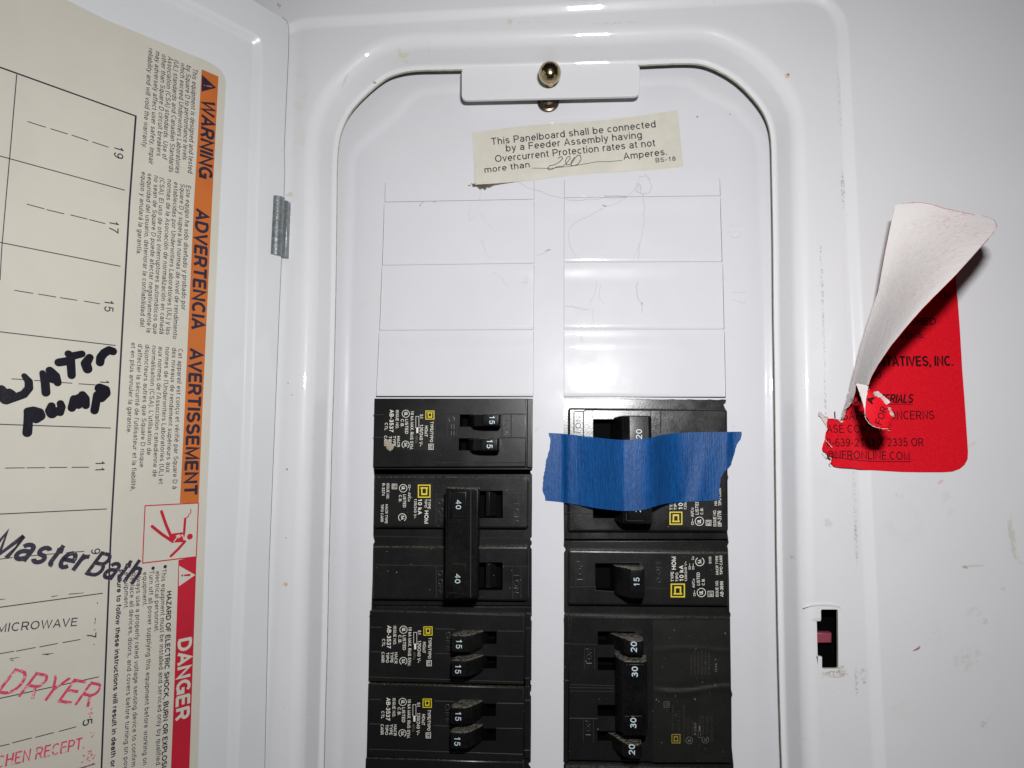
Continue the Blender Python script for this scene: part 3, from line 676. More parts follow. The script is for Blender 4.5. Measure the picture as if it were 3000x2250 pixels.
def tandem_off(label, dx, dy):
    z = lambda x, y: zC(x + dx, y + dy)
    b = thing('circuit_breaker', label, 'circuit breaker', P(*z(900, 770), D), GRP); F = D + 1.6
    block('shoulder', b, z, [(80,60),(1740,60),(1740,850),(60,850)], SB, .2, 18, holes=[[(1010,300),(1372,305),(1370,428),(1010,425)], [(1010,545),(1372,552),(1370,672),(1010,668)]])
    block('body', b, z, [(112,100),(1648,140),(1640,835),(98,800)] if dy == 0 else [(105,107),(1648,148),(1640,880),(88,832)], F, .45, 6,
          holes=[[(1010,300),(1372,305),(1370,428),(1010,425)], [(1010,545),(1372,552),(1370,672),(1010,668)]])
    block('end_strip', b, z, [(1662,130),(1712,132),(1708,850),(1652,850)], F - .6, .3, 6)
    g = Geo(); W_ = F + .01
    seam(g, z, [(120,262),(235,264)], W_); seam(g, z, [(116,505),(232,508)], W_); seam(g, z, [(760,278),(960,284)], W_); seam(g, z, [(1380,300),(1642,304)], W_)
    seam(g, z, [(750,522),(940,528)], W_, .12, .08); seam(g, z, [(1380,548),(1640,552)], W_, .12, .08); seam(g, z, [(110,755),(1638,808)], W_, .12, .08)
    seam(g, z, [(1662,272),(1708,272)], F - .6); seam(g, z, [(1655,768),(1700,768)], F - .6)
    g.obj('moulded_line', M_EMB, b)
    block('printed_label', b, z, [(232,232),(745,240),(745,665),(226,655)], F + .06, .04, .2, mat_=M_LAB, r=2.5)
    tandem_print(b, z, 645, 255, 1.0, F + .10)
    off_lever(b, z, 0, 352, 520, F); off_lever(b, z, 0, 600, 765, F); dimple(b, z, 985, 1130, 352, F + 3.4, F + 6.6); dimple(b, z, 985, 1110, 600, F + 3.6, F + 6.8)
    T('15', z(970, 378), z(967, 474), 58 / 3.385, Pm(F + 8.88), M_TXH, b, 'rating_number'); T('15', z(961, 628), z(958, 722), 58 / 3.385, Pm(F + 8.88), M_TXH, b, 'rating_number')
    T('OFF', z(868, 305), z(866, 500), 45 / 3.385, Pm(F + .1), M_EMB, b, 'raised_lettering')
    return b
tandem_off('black tandem breaker just below the 40 breaker, both 15 handles pushed left', 0, 0)
tandem_off('lower of the two black tandem breakers with 15 handles pushed left, its label unscratched', -8, 716)
# fifth, only its top edge in the picture
def sliver(label, z, pts, sh):
    b = thing('circuit_breaker', label, 'circuit breaker', P(*z(pts[2][0] - 700, 1900), D), GRP)
    block('shoulder', b, z, sh, SB, .2, 18); block('body', b, z, pts, D + 1.6, .5, 6)
    return b
sliver('black breaker cut off by the bottom of the picture, end of the left column', zC, [(82,1560),(1640,1605),(1630,2250),(70,2250)], [(60,1540),(1750,1570),(1750,2260),(40,2260)])

# --- right column, first: two-pole 20 under the tape
b = thing('circuit_breaker', 'black double breaker half hidden under the blue tape, 20 on its handle', 'circuit breaker', P(1890, 1590, D), GRP)
block('shoulder', b, zD, [(290,110),(2010,110),(2010,1555),(290,1555)], SB, .3, 18, mat_=M_BLKG, holes=[[(612,338),(1100,336),(1100,1345),(612,1345)]])
FD = D + 2.0
block('body', b, zD, [(362,222),(1975,238),(1985,1480),(358,1478)], FD, .8, 5, holes=[[(612,338),(1100,336),(1100,1345),(612,1345)]], r=1.2, mat_=M_BLKG)
g = Geo(); W_ = FD + .01
seam(g, zD, [(515,520),(515,262),(540,246),(1300,250)], W_, .2, .14); seam(g, zD, [(612,250),(612,330)], W_, .12, .08); seam(g, zD, [(1198,255),(1198,520)], W_, .14, .1); seam(g, zD, [(1300,258),(1296,480)], W_, .2, .12)
seam(g, zD, [(420,480),(420,262),(512,262)], W_, .18, .12); seam(g, zD, [(330,1283),(605,1300)], W_, .12, .1); seam(g, zD, [(1210,1300),(1970,1305)], W_, .12, .08); seam(g, zD, [(612,1345),(830,1347)], W_, .16, .12)
g.obj('moulded_line', M_EMB, b)
T('I ON', zD(492, 480), zD(490, 310), 56 / 3.456, Pm(FD + .15), M_EMB, b, 'raised_lettering'); T('O OFF', zD(1275, 590), zD(1275, 305), 56 / 3.456, Pm(FD + .15), M_EMB, b, 'raised_lettering')
HD = FD + 11
lever(b, zD, [(800, FD - 3), (862, FD + 5), (915, HD - 1), (985, HD), (1190, HD), (1204, HD - 1.2), (1212, FD - 3)], 300, 1395, HD, name='handle_tie')
g = Geo(); seam(g, zD, [(985, 345), (985, 560)], HD + .01, .12, .08); seam(g, zD, [(1130, 345), (1130, 560)], HD + .01, .12, .08); seam(g, zD, [(950,1290),(950,1365),(1130,1368)], HD + .01, .12, .08); g.obj('tie_ridge', M_EMB, b)
T('20', zD(1108, 541), zD(1108, 441), 60 / 3.456, Pm(HD + .06), M_TXH, b, 'rating_number'); T('20', zD(1098, 1281), zD(1098, 1181), 60 / 3.456, Pm(HD + .06), M_TXH, b, 'rating_number')
block('printed_label', b, zD, [(1385,1000),(1925,1000),(1925,1432),(1385,1432)], FD + .06, .04, .2, mat_=M_LAB, r=1.5)
w = FD + .10
def t_(s, x0, y0, x1, y1, h_, m_=M_TXW, bold=.01): T(s, zD(x0, y0), zD(x1, y1), h_ / 3.456, Pm(w), m_, b, 'label_lettering', bold)
t_('TYPE', 1420, 1258, 1418, 1150, 30); t_('HOM', 1440, 1130, 1438, 1000, 42); t_('TIPO', 1460, 1258, 1458, 1160, 26); t_('10 kA', 1522, 1258, 1518, 1085, 42, bold=.02); t_('120/240 V~', 1560, 1258, 1557, 1040, 26)
t_('Al/Cu', 1632, 1327, 1630, 1236, 28); t_('LISTED', 1682, 1305, 1680, 1160, 32); t_('C.B.', 1728, 1305, 1726, 1235, 26); t_('ISSUE NO.', 1862, 1424, 1858, 1257, 30)
t_('DP-3776', 1915, 1424, 1911, 1268, 38); t_('HACR TYPE', 1870, 1213, 1866, 1010, 28); t_('TIPO CARR', 1912, 1215, 1908, 1036, 28); t_('62', 1798, 1408, 1797, 1370, 30); t_('UL', 1706, 1392, 1705, 1353, 36, bold=.03)
g = Geo(); frame_(g, zD, 1755, 1360, 1810, 1418, 5, w); ulmark(g, zD, 1690, 1372, 46, w); frame_(g, zD, 1610, 1378, 1630, 1408, 4, w); bar(g, zD, 1618, 1345, 1622, 1378, w)
g.obj('label_marks', M_TXW, b); emblem(b, zD, 1387, 1275, 1518, 1408, w, flip=True)

# --- right column, second: single pole 15
b = thing('circuit_breaker', 'narrow single black breaker with one 15 handle, below the taped breaker', 'circuit breaker', P(1890, 1785, D), GRP)
block('shoulder', b, zE, [(170,165),(2010,165),(2010,945),(170,945)], SB, .3, 18, holes=[[(530,405),(1010,405),(1010,712),(530,706)]])
FE = D + 2.2
block('body', b, zE, [(240,262),(1965,285),(1972,872),(236,858)], FE, .8, 5, holes=[[(530,405),(1010,405),(1010,712),(530,706)]], r=1.0)
g = Geo(); W_ = FE + .01
seam(g, zE, [(255,665),(530,655),(530,700),(735,714)], W_, .16, .12); seam(g, zE, [(1070,672),(1320,680)], W_, .12, .1); seam(g, zE, [(322,300),(322,640)], W_, .1, .06); seam(g, zE, [(410,300),(408,640)], W_, .1, .06)
g.obj('moulded_line', M_EMB, b)
T('I ON', zE(392, 590), zE(390, 380), 56 / 3.687, Pm(FE + .1), M_EMB, b, 'raised_lettering'); T('O OFF', zE(1240, 620), zE(1238, 370), 52 / 3.687, Pm(FE + .1), M_EMB, b, 'raised_lettering')
HE = FE + 9.5
lever(b, zE, [(700, FE - 4), (745, FE + 2), (850, FE + 7), (912, HE), (1045, HE), (1058, HE - 1), (1062, FE + 2), (990, FE - 4)], 462, 782, HE)
T('15', zE(1008, 660), zE(1008, 560), 62 / 3.687, Pm(HE + .06), M_TXH, b, 'rating_number')
block('printed_label', b, zE, [(1335,305),(1940,305),(1940,800),(1335,800)], FE + .06, .04, .2, mat_=M_LAB, r=2.0)
w = FE + .10
def t_(s, x0, y0, x1, y1, h_, m_=M_TXW, bold=.01): T(s, zE(x0, y0), zE(x1, y1), h_ / 3.687, Pm(w), m_, b, 'label_lettering', bold)
t_('TYPE', 1380, 605, 1378, 497, 32); t_('HOM', 1402, 475, 1400, 335, 45, bold=.02); t_('TIPO', 1428, 605, 1426, 507, 28); t_('10 kA', 1484, 605, 1480, 430, 42, bold=.02); t_('120/240 V~', 1522, 605, 1518, 385, 25)
t_('Al/Cu', 1605, 670, 1603, 575, 26); t_('Cu', 1597, 370, 1597, 335, 26); t_('LISTED', 1660, 645, 1658, 505, 32); t_('C.B.', 1712, 645, 1710, 570, 28); t_('SWD', 1785, 410, 1783, 335, 26)
t_('ISSUE NO.', 1862, 768, 1858, 592, 30); t_('AB-3690', 1915, 768, 1912, 600, 34); t_('HACR TYPE', 1862, 530, 1858, 325, 28); t_('TIPO CARR', 1906, 530, 1902, 322, 28)
t_('61', 1796, 755, 1795, 720, 32); t_('UL', 1694, 742, 1693, 702, 38, bold=.03); t_('SA', 1676, 408, 1675, 368, 36, bold=.03)
g = Geo(); frame_(g, zE, 1745, 705, 1808, 768, 5, w); ulmark(g, zE, 1677, 722, 49, w); csamark(g, zE, 1660, 388, 49, w, True)
for x_, y_ in ((1592, 728), (1540, 440), (1578, 440)): frame_(g, zE, x_, y_, x_ + 20, y_ + 32, 4, w); bar(g, zE, x_ + 8, y_ - 32, x_ + 12, y_, w)
g.obj('label_marks', M_TXW, b); emblem(b, zE, 1345, 625, 1500, 775, w, flip=True)

# --- right column, third: quad with a 30/30 tie between two 20 handles
b = thing('circuit_breaker', 'large black quad breaker with tied 30 handles between two 20 handles', 'circuit breaker', P(1890, 2235, D), GRP)
block('shoulder', b, zF, [(140,75),(1930,75),(1930,1640),(150,1640)], SB, .3, 18, holes=[[(522,275),(900,278),(900,412),(522,410)], [(522,538),(900,540),(900,672),(522,668)], [(520,1020),(880,1022),(880,1135),(520,1132)], [(520,1285),(880,1287),(880,1385),(520,1382)]])
FF = D + 1.8
block('body', b, zF, [(238,118),(1868,140),(1880,1612),(225,1580)], FF, .6, 5, holes=[[(522,275),(900,278),(900,412),(522,410)], [(522,538),(900,540),(900,672),(522,668)], [(520,1020),(880,1022),(880,1135),(520,1132)], [(520,1285),(880,1287),(880,1385),(520,1382)]])
block('end_strip', b, zF, [(182,105),(232,106),(222,1600),(176,1600)], FF - .6, .3, 6)
g = Geo(); W_ = FF + .01
seam(g, zF, [(235,402),(520,410)], W_, .12, .1); seam(g, zF, [(240,815),(690,828)], W_, .14, .12); seam(g, zF, [(235,845),(690,852)], W_, .14, .12); seam(g, zF, [(240,880),(690,884)], W_, .12, .1); seam(g, zF, [(235,1155),(520,1160)], W_, .12, .08)
seam(g, zF, [(388,430),(388,660)], W_, .1, .06); seam(g, zF, [(490,430),(490,660)], W_, .1, .06); seam(g, zF, [(378,1170),(378,1400)], W_, .1, .06); seam(g, zF, [(478,1170),(478,1400)], W_, .1, .06)
seam(g, zF, [(182,400),(232,402)], FF - .6); seam(g, zF, [(176,770),(228,775)], FF - .6); g.obj('moulded_line', M_EMB, b)
T('I ON', zF(462, 605), zF(460, 450), 56 / 3.457, Pm(FF + .1), M_EMB, b, 'raised_lettering'); T('I ON', zF(450, 1330), zF(448, 1180), 50 / 3.457, Pm(FF + .1), M_EMB, b, 'raised_lettering')
HF = FF + 8.8
def right_off(x, y0, y1):
    lever(b, zF, [(x - 160, FF - 4), (x - 60, FF + 1.5), (x + 20, FF + 6.6), (x + 72, HF), (x + 190, HF), (x + 212, HF - 1.3), (x + 208, FF + 3), (x + 120, FF - 4)], y0, y1, HF)
dimple(b, zF, 800, 930, 360, FF + 3.2, FF + 6.2); right_off(775, 360, 515); right_off(755, 1410, 1558)
HQ = FF + 10.5
lever(b, zF, [(690, FF - 1), (712, FF + 5.5), (790, HQ), (1005, HQ), (1022, HQ - 1), (1026, FF + 1)], 570, 1322, HQ, name='handle_tie')
for q in ((812,612,988,762), (800,1135,970,1275)):
    block('handle_face', b, zF, [(q[0],q[1]),(q[2],q[1]),(q[2],q[3]),(q[0],q[3])], HQ + .25, .2, .4, mat_=M_HANDLE)
for s_, p0, p1, w in (('20', (918, 487), (918, 380), HF + .07), ('30', (928, 740), (928, 632), HQ + .32), ('30', (913, 1258), (913, 1152), HQ + .32), ('20', (898, 1527), (898, 1420), HF + .07)):
    T(s_, zF(*p0), zF(*p1), 60 / 3.457, Pm(w), M_TXH, b, 'rating_number', .012)
# wrinkled foil label
g = Geo(); L0 = [(1082,160),(1840,165),(1868,190),(1878,1600),(1085,1600)]; nx, ny = 36, 60; vs = []
for j in range(ny + 1):
    for i in range(nx + 1):
        x = 1082 + (1862 - 1082) * i / nx; y = 162 + 1440 * j / ny
        yc = 865 + 28 * math.sin((x - 1082) / 780 * math.pi * 1.4 + .2)
        h_ = .26 * math.exp(-((y - yc) / 26) ** 2) - .14 * math.exp(-((y - yc + 45) / 28) ** 2) + .16 * math.exp(-((y - 462 - 14 * math.sin(x / 130)) / 16) ** 2)
        vs.append(P(*zF(x, y), FF + .12 + h_ * (0.3 + .7 * min(1, i / 6))))
g.add(vs, [(j * (nx + 1) + i, (j + 1) * (nx + 1) + i, (j + 1) * (nx + 1) + i + 1, j * (nx + 1) + i + 1) for j in range(ny) for i in range(nx)], 0, True)
g.obj('wrinkled_label', M_LABG, b)
w = FF + .22
def t_(s, x0, y0, x1, y1, h_, m_=M_TXF, bold=.0): T(s, zF(x0, y0), zF(x1, y1), h_ / 3.457, Pm(w), m_, b, 'label_lettering', bold)
for i, (s_, y1) in enumerate((('Outer Poles:', 510), ('Non Common Trip', 445), ('Polos exteriores', 480), ('disparo no comun', 470), ('Poles exterieurs', 480), ('declenchement', 490))):
    t_(s_, 1478 + i * 36, 718, 1478 + i * 36, y1, 20)
t_('10 kA', 1733, 690, 1731, 598, 24, M_TXG, .015); t_('S1', 1238, 1090, 1238, 1060, 22); t_('62', 1236, 1034, 1236, 998, 26, M_TXG)
t_('TYPE TIPO HOMT', 1294, 1282, 1294, 1015, 20); t_('UNIT & D.T.P.', 1352, 1286, 1352, 1062, 20); t_('UNITS UNIDADES UNITES', 1406, 1402, 1406, 1020, 20); t_('LISTED C.B.', 1450, 1320, 1450, 1150, 22)
t_('ISSUE NO.', 1490, 1326, 1490, 1172, 20); t_('P-2.600', 1523, 1325, 1521, 1200, 24, M_TXG, .015); t_('Al/Cu', 1568, 1236, 1568, 1132, 24); t_('HACR TYPE', 1600, 1316, 1600, 1130, 20)
t_('TIPO CARR', 1642, 1322, 1642, 1135, 20); t_('120/240 V~ CTL', 1686, 1402, 1686, 1135, 22); t_('UL', 1466, 1396, 1465, 1364, 30, M_TXG, .03); t_('SA', 1628, 1388, 1627, 1358, 28, M_TXG, .03)
g = Geo(); frame_(g, zF, 1192, 985, 1248, 1046, 4, w); ulmark(g, zF, 1450, 1380, 37, w); csamark(g, zF, 1612, 1373, 36, w, True); frame_(g, zF, 1538, 1285, 1568, 1352, 3, w); bar(g, zF, 1546, 1235, 1562, 1280, w)
g.obj('label_marks', M_TXG, b); emblem(b, zF, 1270, 1315, 1360, 1410, w, flip=True, m_=M_YELD)
sliver('black breaker cut off by the bottom of the picture, end of the right column', zF, [(200,1655),(1885,1690),(1890,2250),(200,2250)], [(150,1622),(1950,1640),(1950,2260),(150,2260)])

# ------------------------------------------------------------------ blue tape
top = [(165,478),(350,490),(600,520),(850,545),(1000,547),(1150,535),(1300,500),(1450,480),(1700,470),(1900,468),(2120,465)]
bot = [(130,1165),(400,1195),(650,1240),(850,1262),(980,1268),(1130,1255),(1280,1210),(1400,1185),(1600,1174),(1700,1170),(1890,1160)]
def interp(c, x):
    for i in range(len(c) - 1):
        if x <= c[i + 1][0] or i == len(c) - 2:
            t_ = (x - c[i][0]) / (c[i + 1][0] - c[i][0]); t_ = max(0, min(1, t_))
            a = c[max(0, i - 1)][1]; b_ = c[i][1]; c_ = c[i + 1][1]; d_ = c[min(len(c) - 1, i + 2)][1]
            return .5 * (2 * b_ + (c_ - a) * t_ + (2 * a - 5 * b_ + 4 * c_ - d_) * t_ * t_ + (3 * b_ - a - 3 * c_ + d_) * t_ ** 3)
lt = [(478,165),(530,175),(560,178),(620,175),(720,150),(780,133),(830,130),(880,118),(950,108),(1010,104),(1070,105),(1110,122),(1165,130)]
rt = [(465,2120),(500,2118),(540,2105),(580,2082),(620,2060),(660,2050),(700,2040),(750,2022),(800,2010),(830,1985),(850,1962),(880,1930),(900,1925),(940,1905),(970,1900),(1040,1895),(1100,1893),(1160,1890)]
tape = thing('painters_tape', 'strip of blue masking tape with torn ends stuck across the right column', 'tape', P(1880, 1480, D))
g = Geo(); nx, ny = 110, 36; vs = []
for j in range(ny + 1):
    s_ = j / ny
    yl = 478 + s_ * (1165 - 478); yr = 465 + s_ * (1160 - 465)
    xl = interp(lt, yl) + random.uniform(-3.5, 3.5); xr = interp(rt, yr) + random.uniform(-4, 4)
    for i in range(nx + 1):
        x = xl + (xr - xl) * i / nx
        tx = max(0.0, min(1.0, (x - 130) / (1890 - 130)))
        y = interp(top, min(x, 2120)) * (1 - s_) + interp(bot, min(x, 1890)) * s_
        wc = [(100, D + .08), (296, D + .14), (322, D + .7), (350, D + 2.3), (500, D + 3.9), (700, D + 8), (900, HD + .4), (1000, HD + .9), (1130, HD + .7), (1220, HD - .8), (1350, D + 6.2), (1480, D + 3.4), (1640, D + 2.7), (1900, D + 2.4), (1990, D + 2.35), (2014, D + .5), (2040, D + .16), (2130, D + .12)]
        w = interp(wc, x) + (.35 * math.sin(x / 46 + 3 * s_) * math.exp(-((x - 1650) / 190) ** 2) * s_)
        vs.append(P(*zD(x, y), w))
g.add(vs, [(j * (nx + 1) + i, (j + 1) * (nx + 1) + i, (j + 1) * (nx + 1) + i + 1, j * (nx + 1) + i + 1) for j in range(ny) for i in range(nx)], 0, True)
g.obj('tape_strip', M_TAPE, tape)

# ------------------------------------------------------------------ amperage sticker
stk = thing('paper_sticker', 'cream paper sticker reading more than 200 Amperes, tilted under the ball knob', 'sticker', P(1700, 540, D))
tl, tr_, br_, bl_ = Vector((1383,389)), Vector((1985,325)), Vector((2002,487)), Vector((1392,541))
def sw(i, j):                                     # lifts a little along its lower left edge
    return D + .12 + .9 * max(0, 1 - i / .45) ** 2 * max(0, (j - .45) / .55) ** 1.5 + .10 * math.sin(i * 17 + j * 3) * .6
def SP(i, j):
    q = tl.lerp(tr_, i).lerp(bl_.lerp(br_, i), j)
    q = q + Vector((0, -4 * math.sin(i * math.pi * 2.2) * (1 - j) + 2.2 * math.sin(i * 9) * j))
    return q
g = Geo(); nx, ny = 40, 14
g.add([P(*SP(i / nx, j / ny), sw(i / nx, j / ny)) for j in range(ny + 1) for i in range(nx + 1)],
      [(j * (nx + 1) + i, (j + 1) * (nx + 1) + i, (j + 1) * (nx + 1) + i + 1, j * (nx + 1) + i + 1) for j in range(ny) for i in range(nx)], 0, True)
g.obj('paper', M_CREAM2, stk)
def Pst(x, y):
    i = (x - 1385) / 610; yt = 389 - 64 * i; j = (y - yt) / 155
    return P(x, y, sw(max(0, min(1, i)), max(0, min(1, j))) + .07)
def t_(s, x0, y0, x1, y1, h_): T(s, zG(x0, y0), zG(x1, y1), h_ / 3.16, Pst, M_INK, stk, 'sticker_lettering', .004)
t_('This Panelboard shall be connected', 505, 1026, 2028, 862, 64); t_('by a Feeder Assembly having', 640, 1087, 1900, 962, 64)
t_('Overcurrent Protection rates at not', 540, 1186, 2023, 1036, 64); t_('more than', 442, 1284, 862, 1232, 56); t_('Amperes.', 1730, 1162, 2132, 1116, 62); t_('BS-18', 2025, 1188, 2212, 1170, 40)
g = Geo(); stroke(g, Pst, zG, [(880,1240),(1050,1243),(1250,1222),(1400,1196),(1480,1182),(1600,1180),(1715,1168)], 2.2, VW)
stroke(g, Pst, zG, [(1120,1150),(1150,1133),(1165,1150),(1140,1180),(1090,1210),(1045,1218),(1025,1240),(1035,1256),(1070,1250),(1110,1228),(1170,1222),(1205,1190),(1235,1150),(1228,1130),(1205,1140),(1190,1175),(1200,1212),(1240,1205),(1270,1160),(1300,1122),(1330,1125),(1335,1160),(1310,1200),(1270,1220),(1240,1215),(1245,1180),(1275,1140)], 3.0, VW)
g.obj('handwriting', M_INK, stk)
# grime under the sticker's corner, and cobweb threads
g = Geo(); wd0 = [P(*z6(x, y), D + .25 + random.uniform(0, .3)) for x, y in [(652,150),(700,146),(780,143),(880,140),(800,152),(760,158),(742,168),(728,166),(716,182),(705,172),(690,178),(676,163),(655,166)]]
g.add(wd0, fill(ccw(wd0), []) if area2(wd0) > 0 else [tuple(len(wd0) - 1 - i for i in f) for f in fill(ccw(wd0), [])])
for k in range(150):
    x = random.gauss(700, 24); y = random.gauss(161, 6) - abs(x - 700) * .12; r = random.uniform(.1, .42); c = P(*z6(x, y), D + random.uniform(.05, .8))
    a = [Vector((random.gauss(0, 1), random.gauss(0, 1), random.gauss(0, 1))).normalized() * r for _ in range(4)]
    g.add([c + q for q in a], [(0, 1, 2), (0, 2, 3), (0, 3, 1), (1, 3, 2)])
tag(g.obj('dust_clump', M_DUST), 'brown clump of dust under the lower left corner of the cream sticker', 'dust')
def tube(g, pts, r):
    for i in range(len(pts) - 1):
        a, b_ = pts[i], pts[i + 1]; d = (b_ - a)
        if d.length < 1e-5: continue
        d.normalize(); s1 = d.orthogonal().normalized(); s2 = d.cross(s1)
        ra = [a + (s1 * math.cos(k * 2.094) + s2 * math.sin(k * 2.094)) * r for k in range(3)]; rb = [b_ + (s1 * math.cos(k * 2.094) + s2 * math.sin(k * 2.094)) * r for k in range(3)]
        g.add(ra + rb, [(0, 1, 4, 3), (1, 2, 5, 4), (2, 0, 3, 5)])
def web(name, label, paths):
    g = Geo()
    for pts, r in paths:
        q = smooth_path([P(*z6(*p), D + .35) for p in pts], 2)
        q = [p + Vector((random.gauss(0, .16), random.gauss(0, .16), random.gauss(0, .1))) for p in q]; tube(g, q, r * .62)
    tag(g.obj(name, M_WEB), label, 'cobweb')
web('cobweb', 'grey looped cobweb hanging over the right blank plates below the cream sticker', [
 ([(1480,150),(1485,108),(1500,120),(1520,98),(1548,150),(1545,185),(1515,200),(1480,198),(1465,172),(1480,150)], .05), ([(1468,150),(1495,152),(1492,195)], .04), ([(1470,190),(1500,170),(1480,160),(1475,178)], .03),
 ([(1505,200),(1512,300),(1502,400),(1487,450),(1480,530)], .04), ([(1482,450),(1450,535)], .03), ([(1470,165),(1430,210),(1370,250),(1310,265),(1240,310),(1180,330),(1140,370),(1130,440),(1180,530)], .035),
 ([(1420,212),(1380,208),(1340,214),(1310,210)], .06), ([(1275,640),(1270,690),(1240,740)], .04), ([(1290,650),(1285,720),(1310,750)], .03), ([(1115,758),(1170,765),(1235,778)], .05), ([(1475,640),(1470,710),(1498,745),(1498,790)], .05),
 ([(1250,770),(1262,860)], .03), ([(1190,905),(1205,940)], .05), ([(1300,255),(1320,262)], .12), ([(1500,742),(1499,750)], .18)])
web('cobweb', 'thin cobweb threads over the left blank plates, starting at the dust clump', [
 ([(880,145),(960,180),(1060,215),(1150,232),(1250,228),(1420,213)], .05), ([(700,170),(690,230)], .04), ([(690,240),(670,300),(640,340)], .022), ([(690,290),(720,340),(760,370)], .022),
 ([(700,430),(710,460),(740,525)], .03), ([(975,510),(1010,495),(1040,480)], .05), ([(1018,486),(1042,476)], .14), ([(390,262),(400,240),(440,236),(470,238)], .12), ([(760,590),(800,620),(830,660)], .03), ([(925,610),(905,630),(925,650),(930,620)], .04), ([(645,250),(640,330)], .03)])

# ------------------------------------------------------------------ red torn sticker
red = thing('red_sticker', 'torn red warning sticker on the flat right side of the white cover', 'sticker', P(2640, 1380, 0))
def rough_edge(pts, amp, n=3):
    out = []
    for i in range(len(pts) - 1):
        for k in range(n):
            p = pts[i].lerp(pts[i + 1], k / n); out.append(p + Vector((random.uniform(-amp, amp), random.uniform(-amp, amp), 0)) * (1 if k else .3))
    return out + [pts[-1]]
base_l = [zM(*q) for q in [(150,1535),(110,1500),(132,1455),(92,1440),(68,1400),(20,1350),(28,1290),(52,1230),(58,1170),(82,1120),(68,1050),(55,990),(90,1020),(140,1018),(210,1035),(240,1060),(262,1010)]]
# the stuck part follows the cover: band at -3, the step, then the front face
def cw(u):
    a = (u - st_x) / 4.2; a = max(0, min(1, a)); return BW - BW * a * a * (3 - 2 * a)
st_x = P(2484, 1000, -3).x + .7
def Pc(px, py, lift=.12):
    p = P(px, py, 0)
    for _ in range(4): p = P(px, py, cw(p.x) + lift)
    return p
def Pcr(px, py, lift=.12):                        # the sticker bridges the step instead of diving into it
    s0 = P(px, py, 0); t_ = max(0, min(1, (s0.x - (st_x - 12)) / 16)); w = -1.4 + 1.4 * (t_ * t_ * (3 - 2 * t_)); return P(px, py, w + lift)
poly = [Vector((*q, 0)) for q in base_l]; poly = rough_edge(poly, 1.6, 3)
rest = [(2522,1100),(2600,950),(2700,830),(2782,785),(2799,805),(2802,850),(2806,880),(2812,960),(2819,1080),(2828,1200),(2836,1322),(2835,1345),(2826,1362),(2812,1374),(2790,1382),(2760,1384),(2700,1384),(2640,1383),(2590,1380),(2540,1377),(2500,1372),(2460,1370)]
poly += [Vector((x, y, 0)) for x, y in rest]
# triangulate with a grid of inner points so that it can follow the bend
def grid_fill(poly, step, mapf):
    bm = bmesh.new(); vs = [bm.verts.new((p.x, -p.y, 0)) for p in poly]; bm.faces.new(vs)
    xs = [p.x for p in poly]; ys = [-p.y for p in poly]
    x = min(xs) + step
    while x < max(xs):
        bmesh.ops.bisect_plane(bm, geom=bm.verts[:] + bm.edges[:] + bm.faces[:], plane_co=(x, 0, 0), plane_no=(1, 0, 0)); x += step
    bmesh.ops.triangulate(bm, faces=bm.faces[:]); bmesh.ops.recalc_face_normals(bm, faces=bm.faces[:])
    bm.verts.index_update(); v = [mapf(q.co.x, -q.co.y) for q in bm.verts]; f = []
    for fc in bm.faces:
        ix = [q.index for q in fc.verts]
        a, b_, c_ = (v[i] for i in ix[:3])
        if (b_ - a).cross(c_ - a).z < 0: ix.reverse()
        f.append(tuple(ix))
    bm.free(); return v, f
v, f = grid_fill(poly, 6, lambda x, y: Pcr(x, y) + Vector((0, 0, 1.3 * max(0, 1 - (x - 2408) / 90) if x < 2498 else 0)))
g = Geo(); g.add(v, f, 0, True); g.obj('stuck_paper', M_RED, red)
def Psr(lift): return lambda x, y: Pcr(x, y, .12 + lift) + Vector((0, 0, 1.3 * max(0, 1 - (x - 2408) / 90) if x < 2498 else 0))
def t_(s, x0, y0, x1, y1, h_, z=zH, bold=0.0, shear=0.0): T(s, z(x0, y0), z(x1, y1), h_ / (1.746 if z is zH else 3.685), Psr(.10), M_RINK, red, 'sticker_lettering', bold, shear)
t_('ENTATIVES, INC.', 622, 1001, 1035, 998, 50, bold=.03); t_('EM', 960, 655, 1018, 652, 38); t_('SHED', 812, 790, 948, 788, 36); t_('TEMS.', 760, 858, 890, 856, 36); t_('00', 610, 1064, 668, 1062, 36)
t_('OF MATERIALS', 520, 1190, 826, 1187, 44, bold=.03, shear=.25); t_('L SAFETY CONCERNS', 424, 1276, 940, 1272, 44); t_('ASE CONTACT', 384, 1342, 720, 1341, 42); t_('0-639-2151 X 2335 OR', 382, 1412, 884, 1410, 42); t_('@NFRONLINE.COM', 384, 1472, 814, 1481, 42)
g = Geo(); stroke(g, Psr(.11), zH, [(520,1192),(620,1194),(826,1194)], 1.5, VW); stroke(g, Psr(.11), zH, [(380,1468),(440,1468),(520,1478),(600,1486),(700,1488),(816,1488)], 1.6, VW)
g.obj('underline', M_RINK, red)
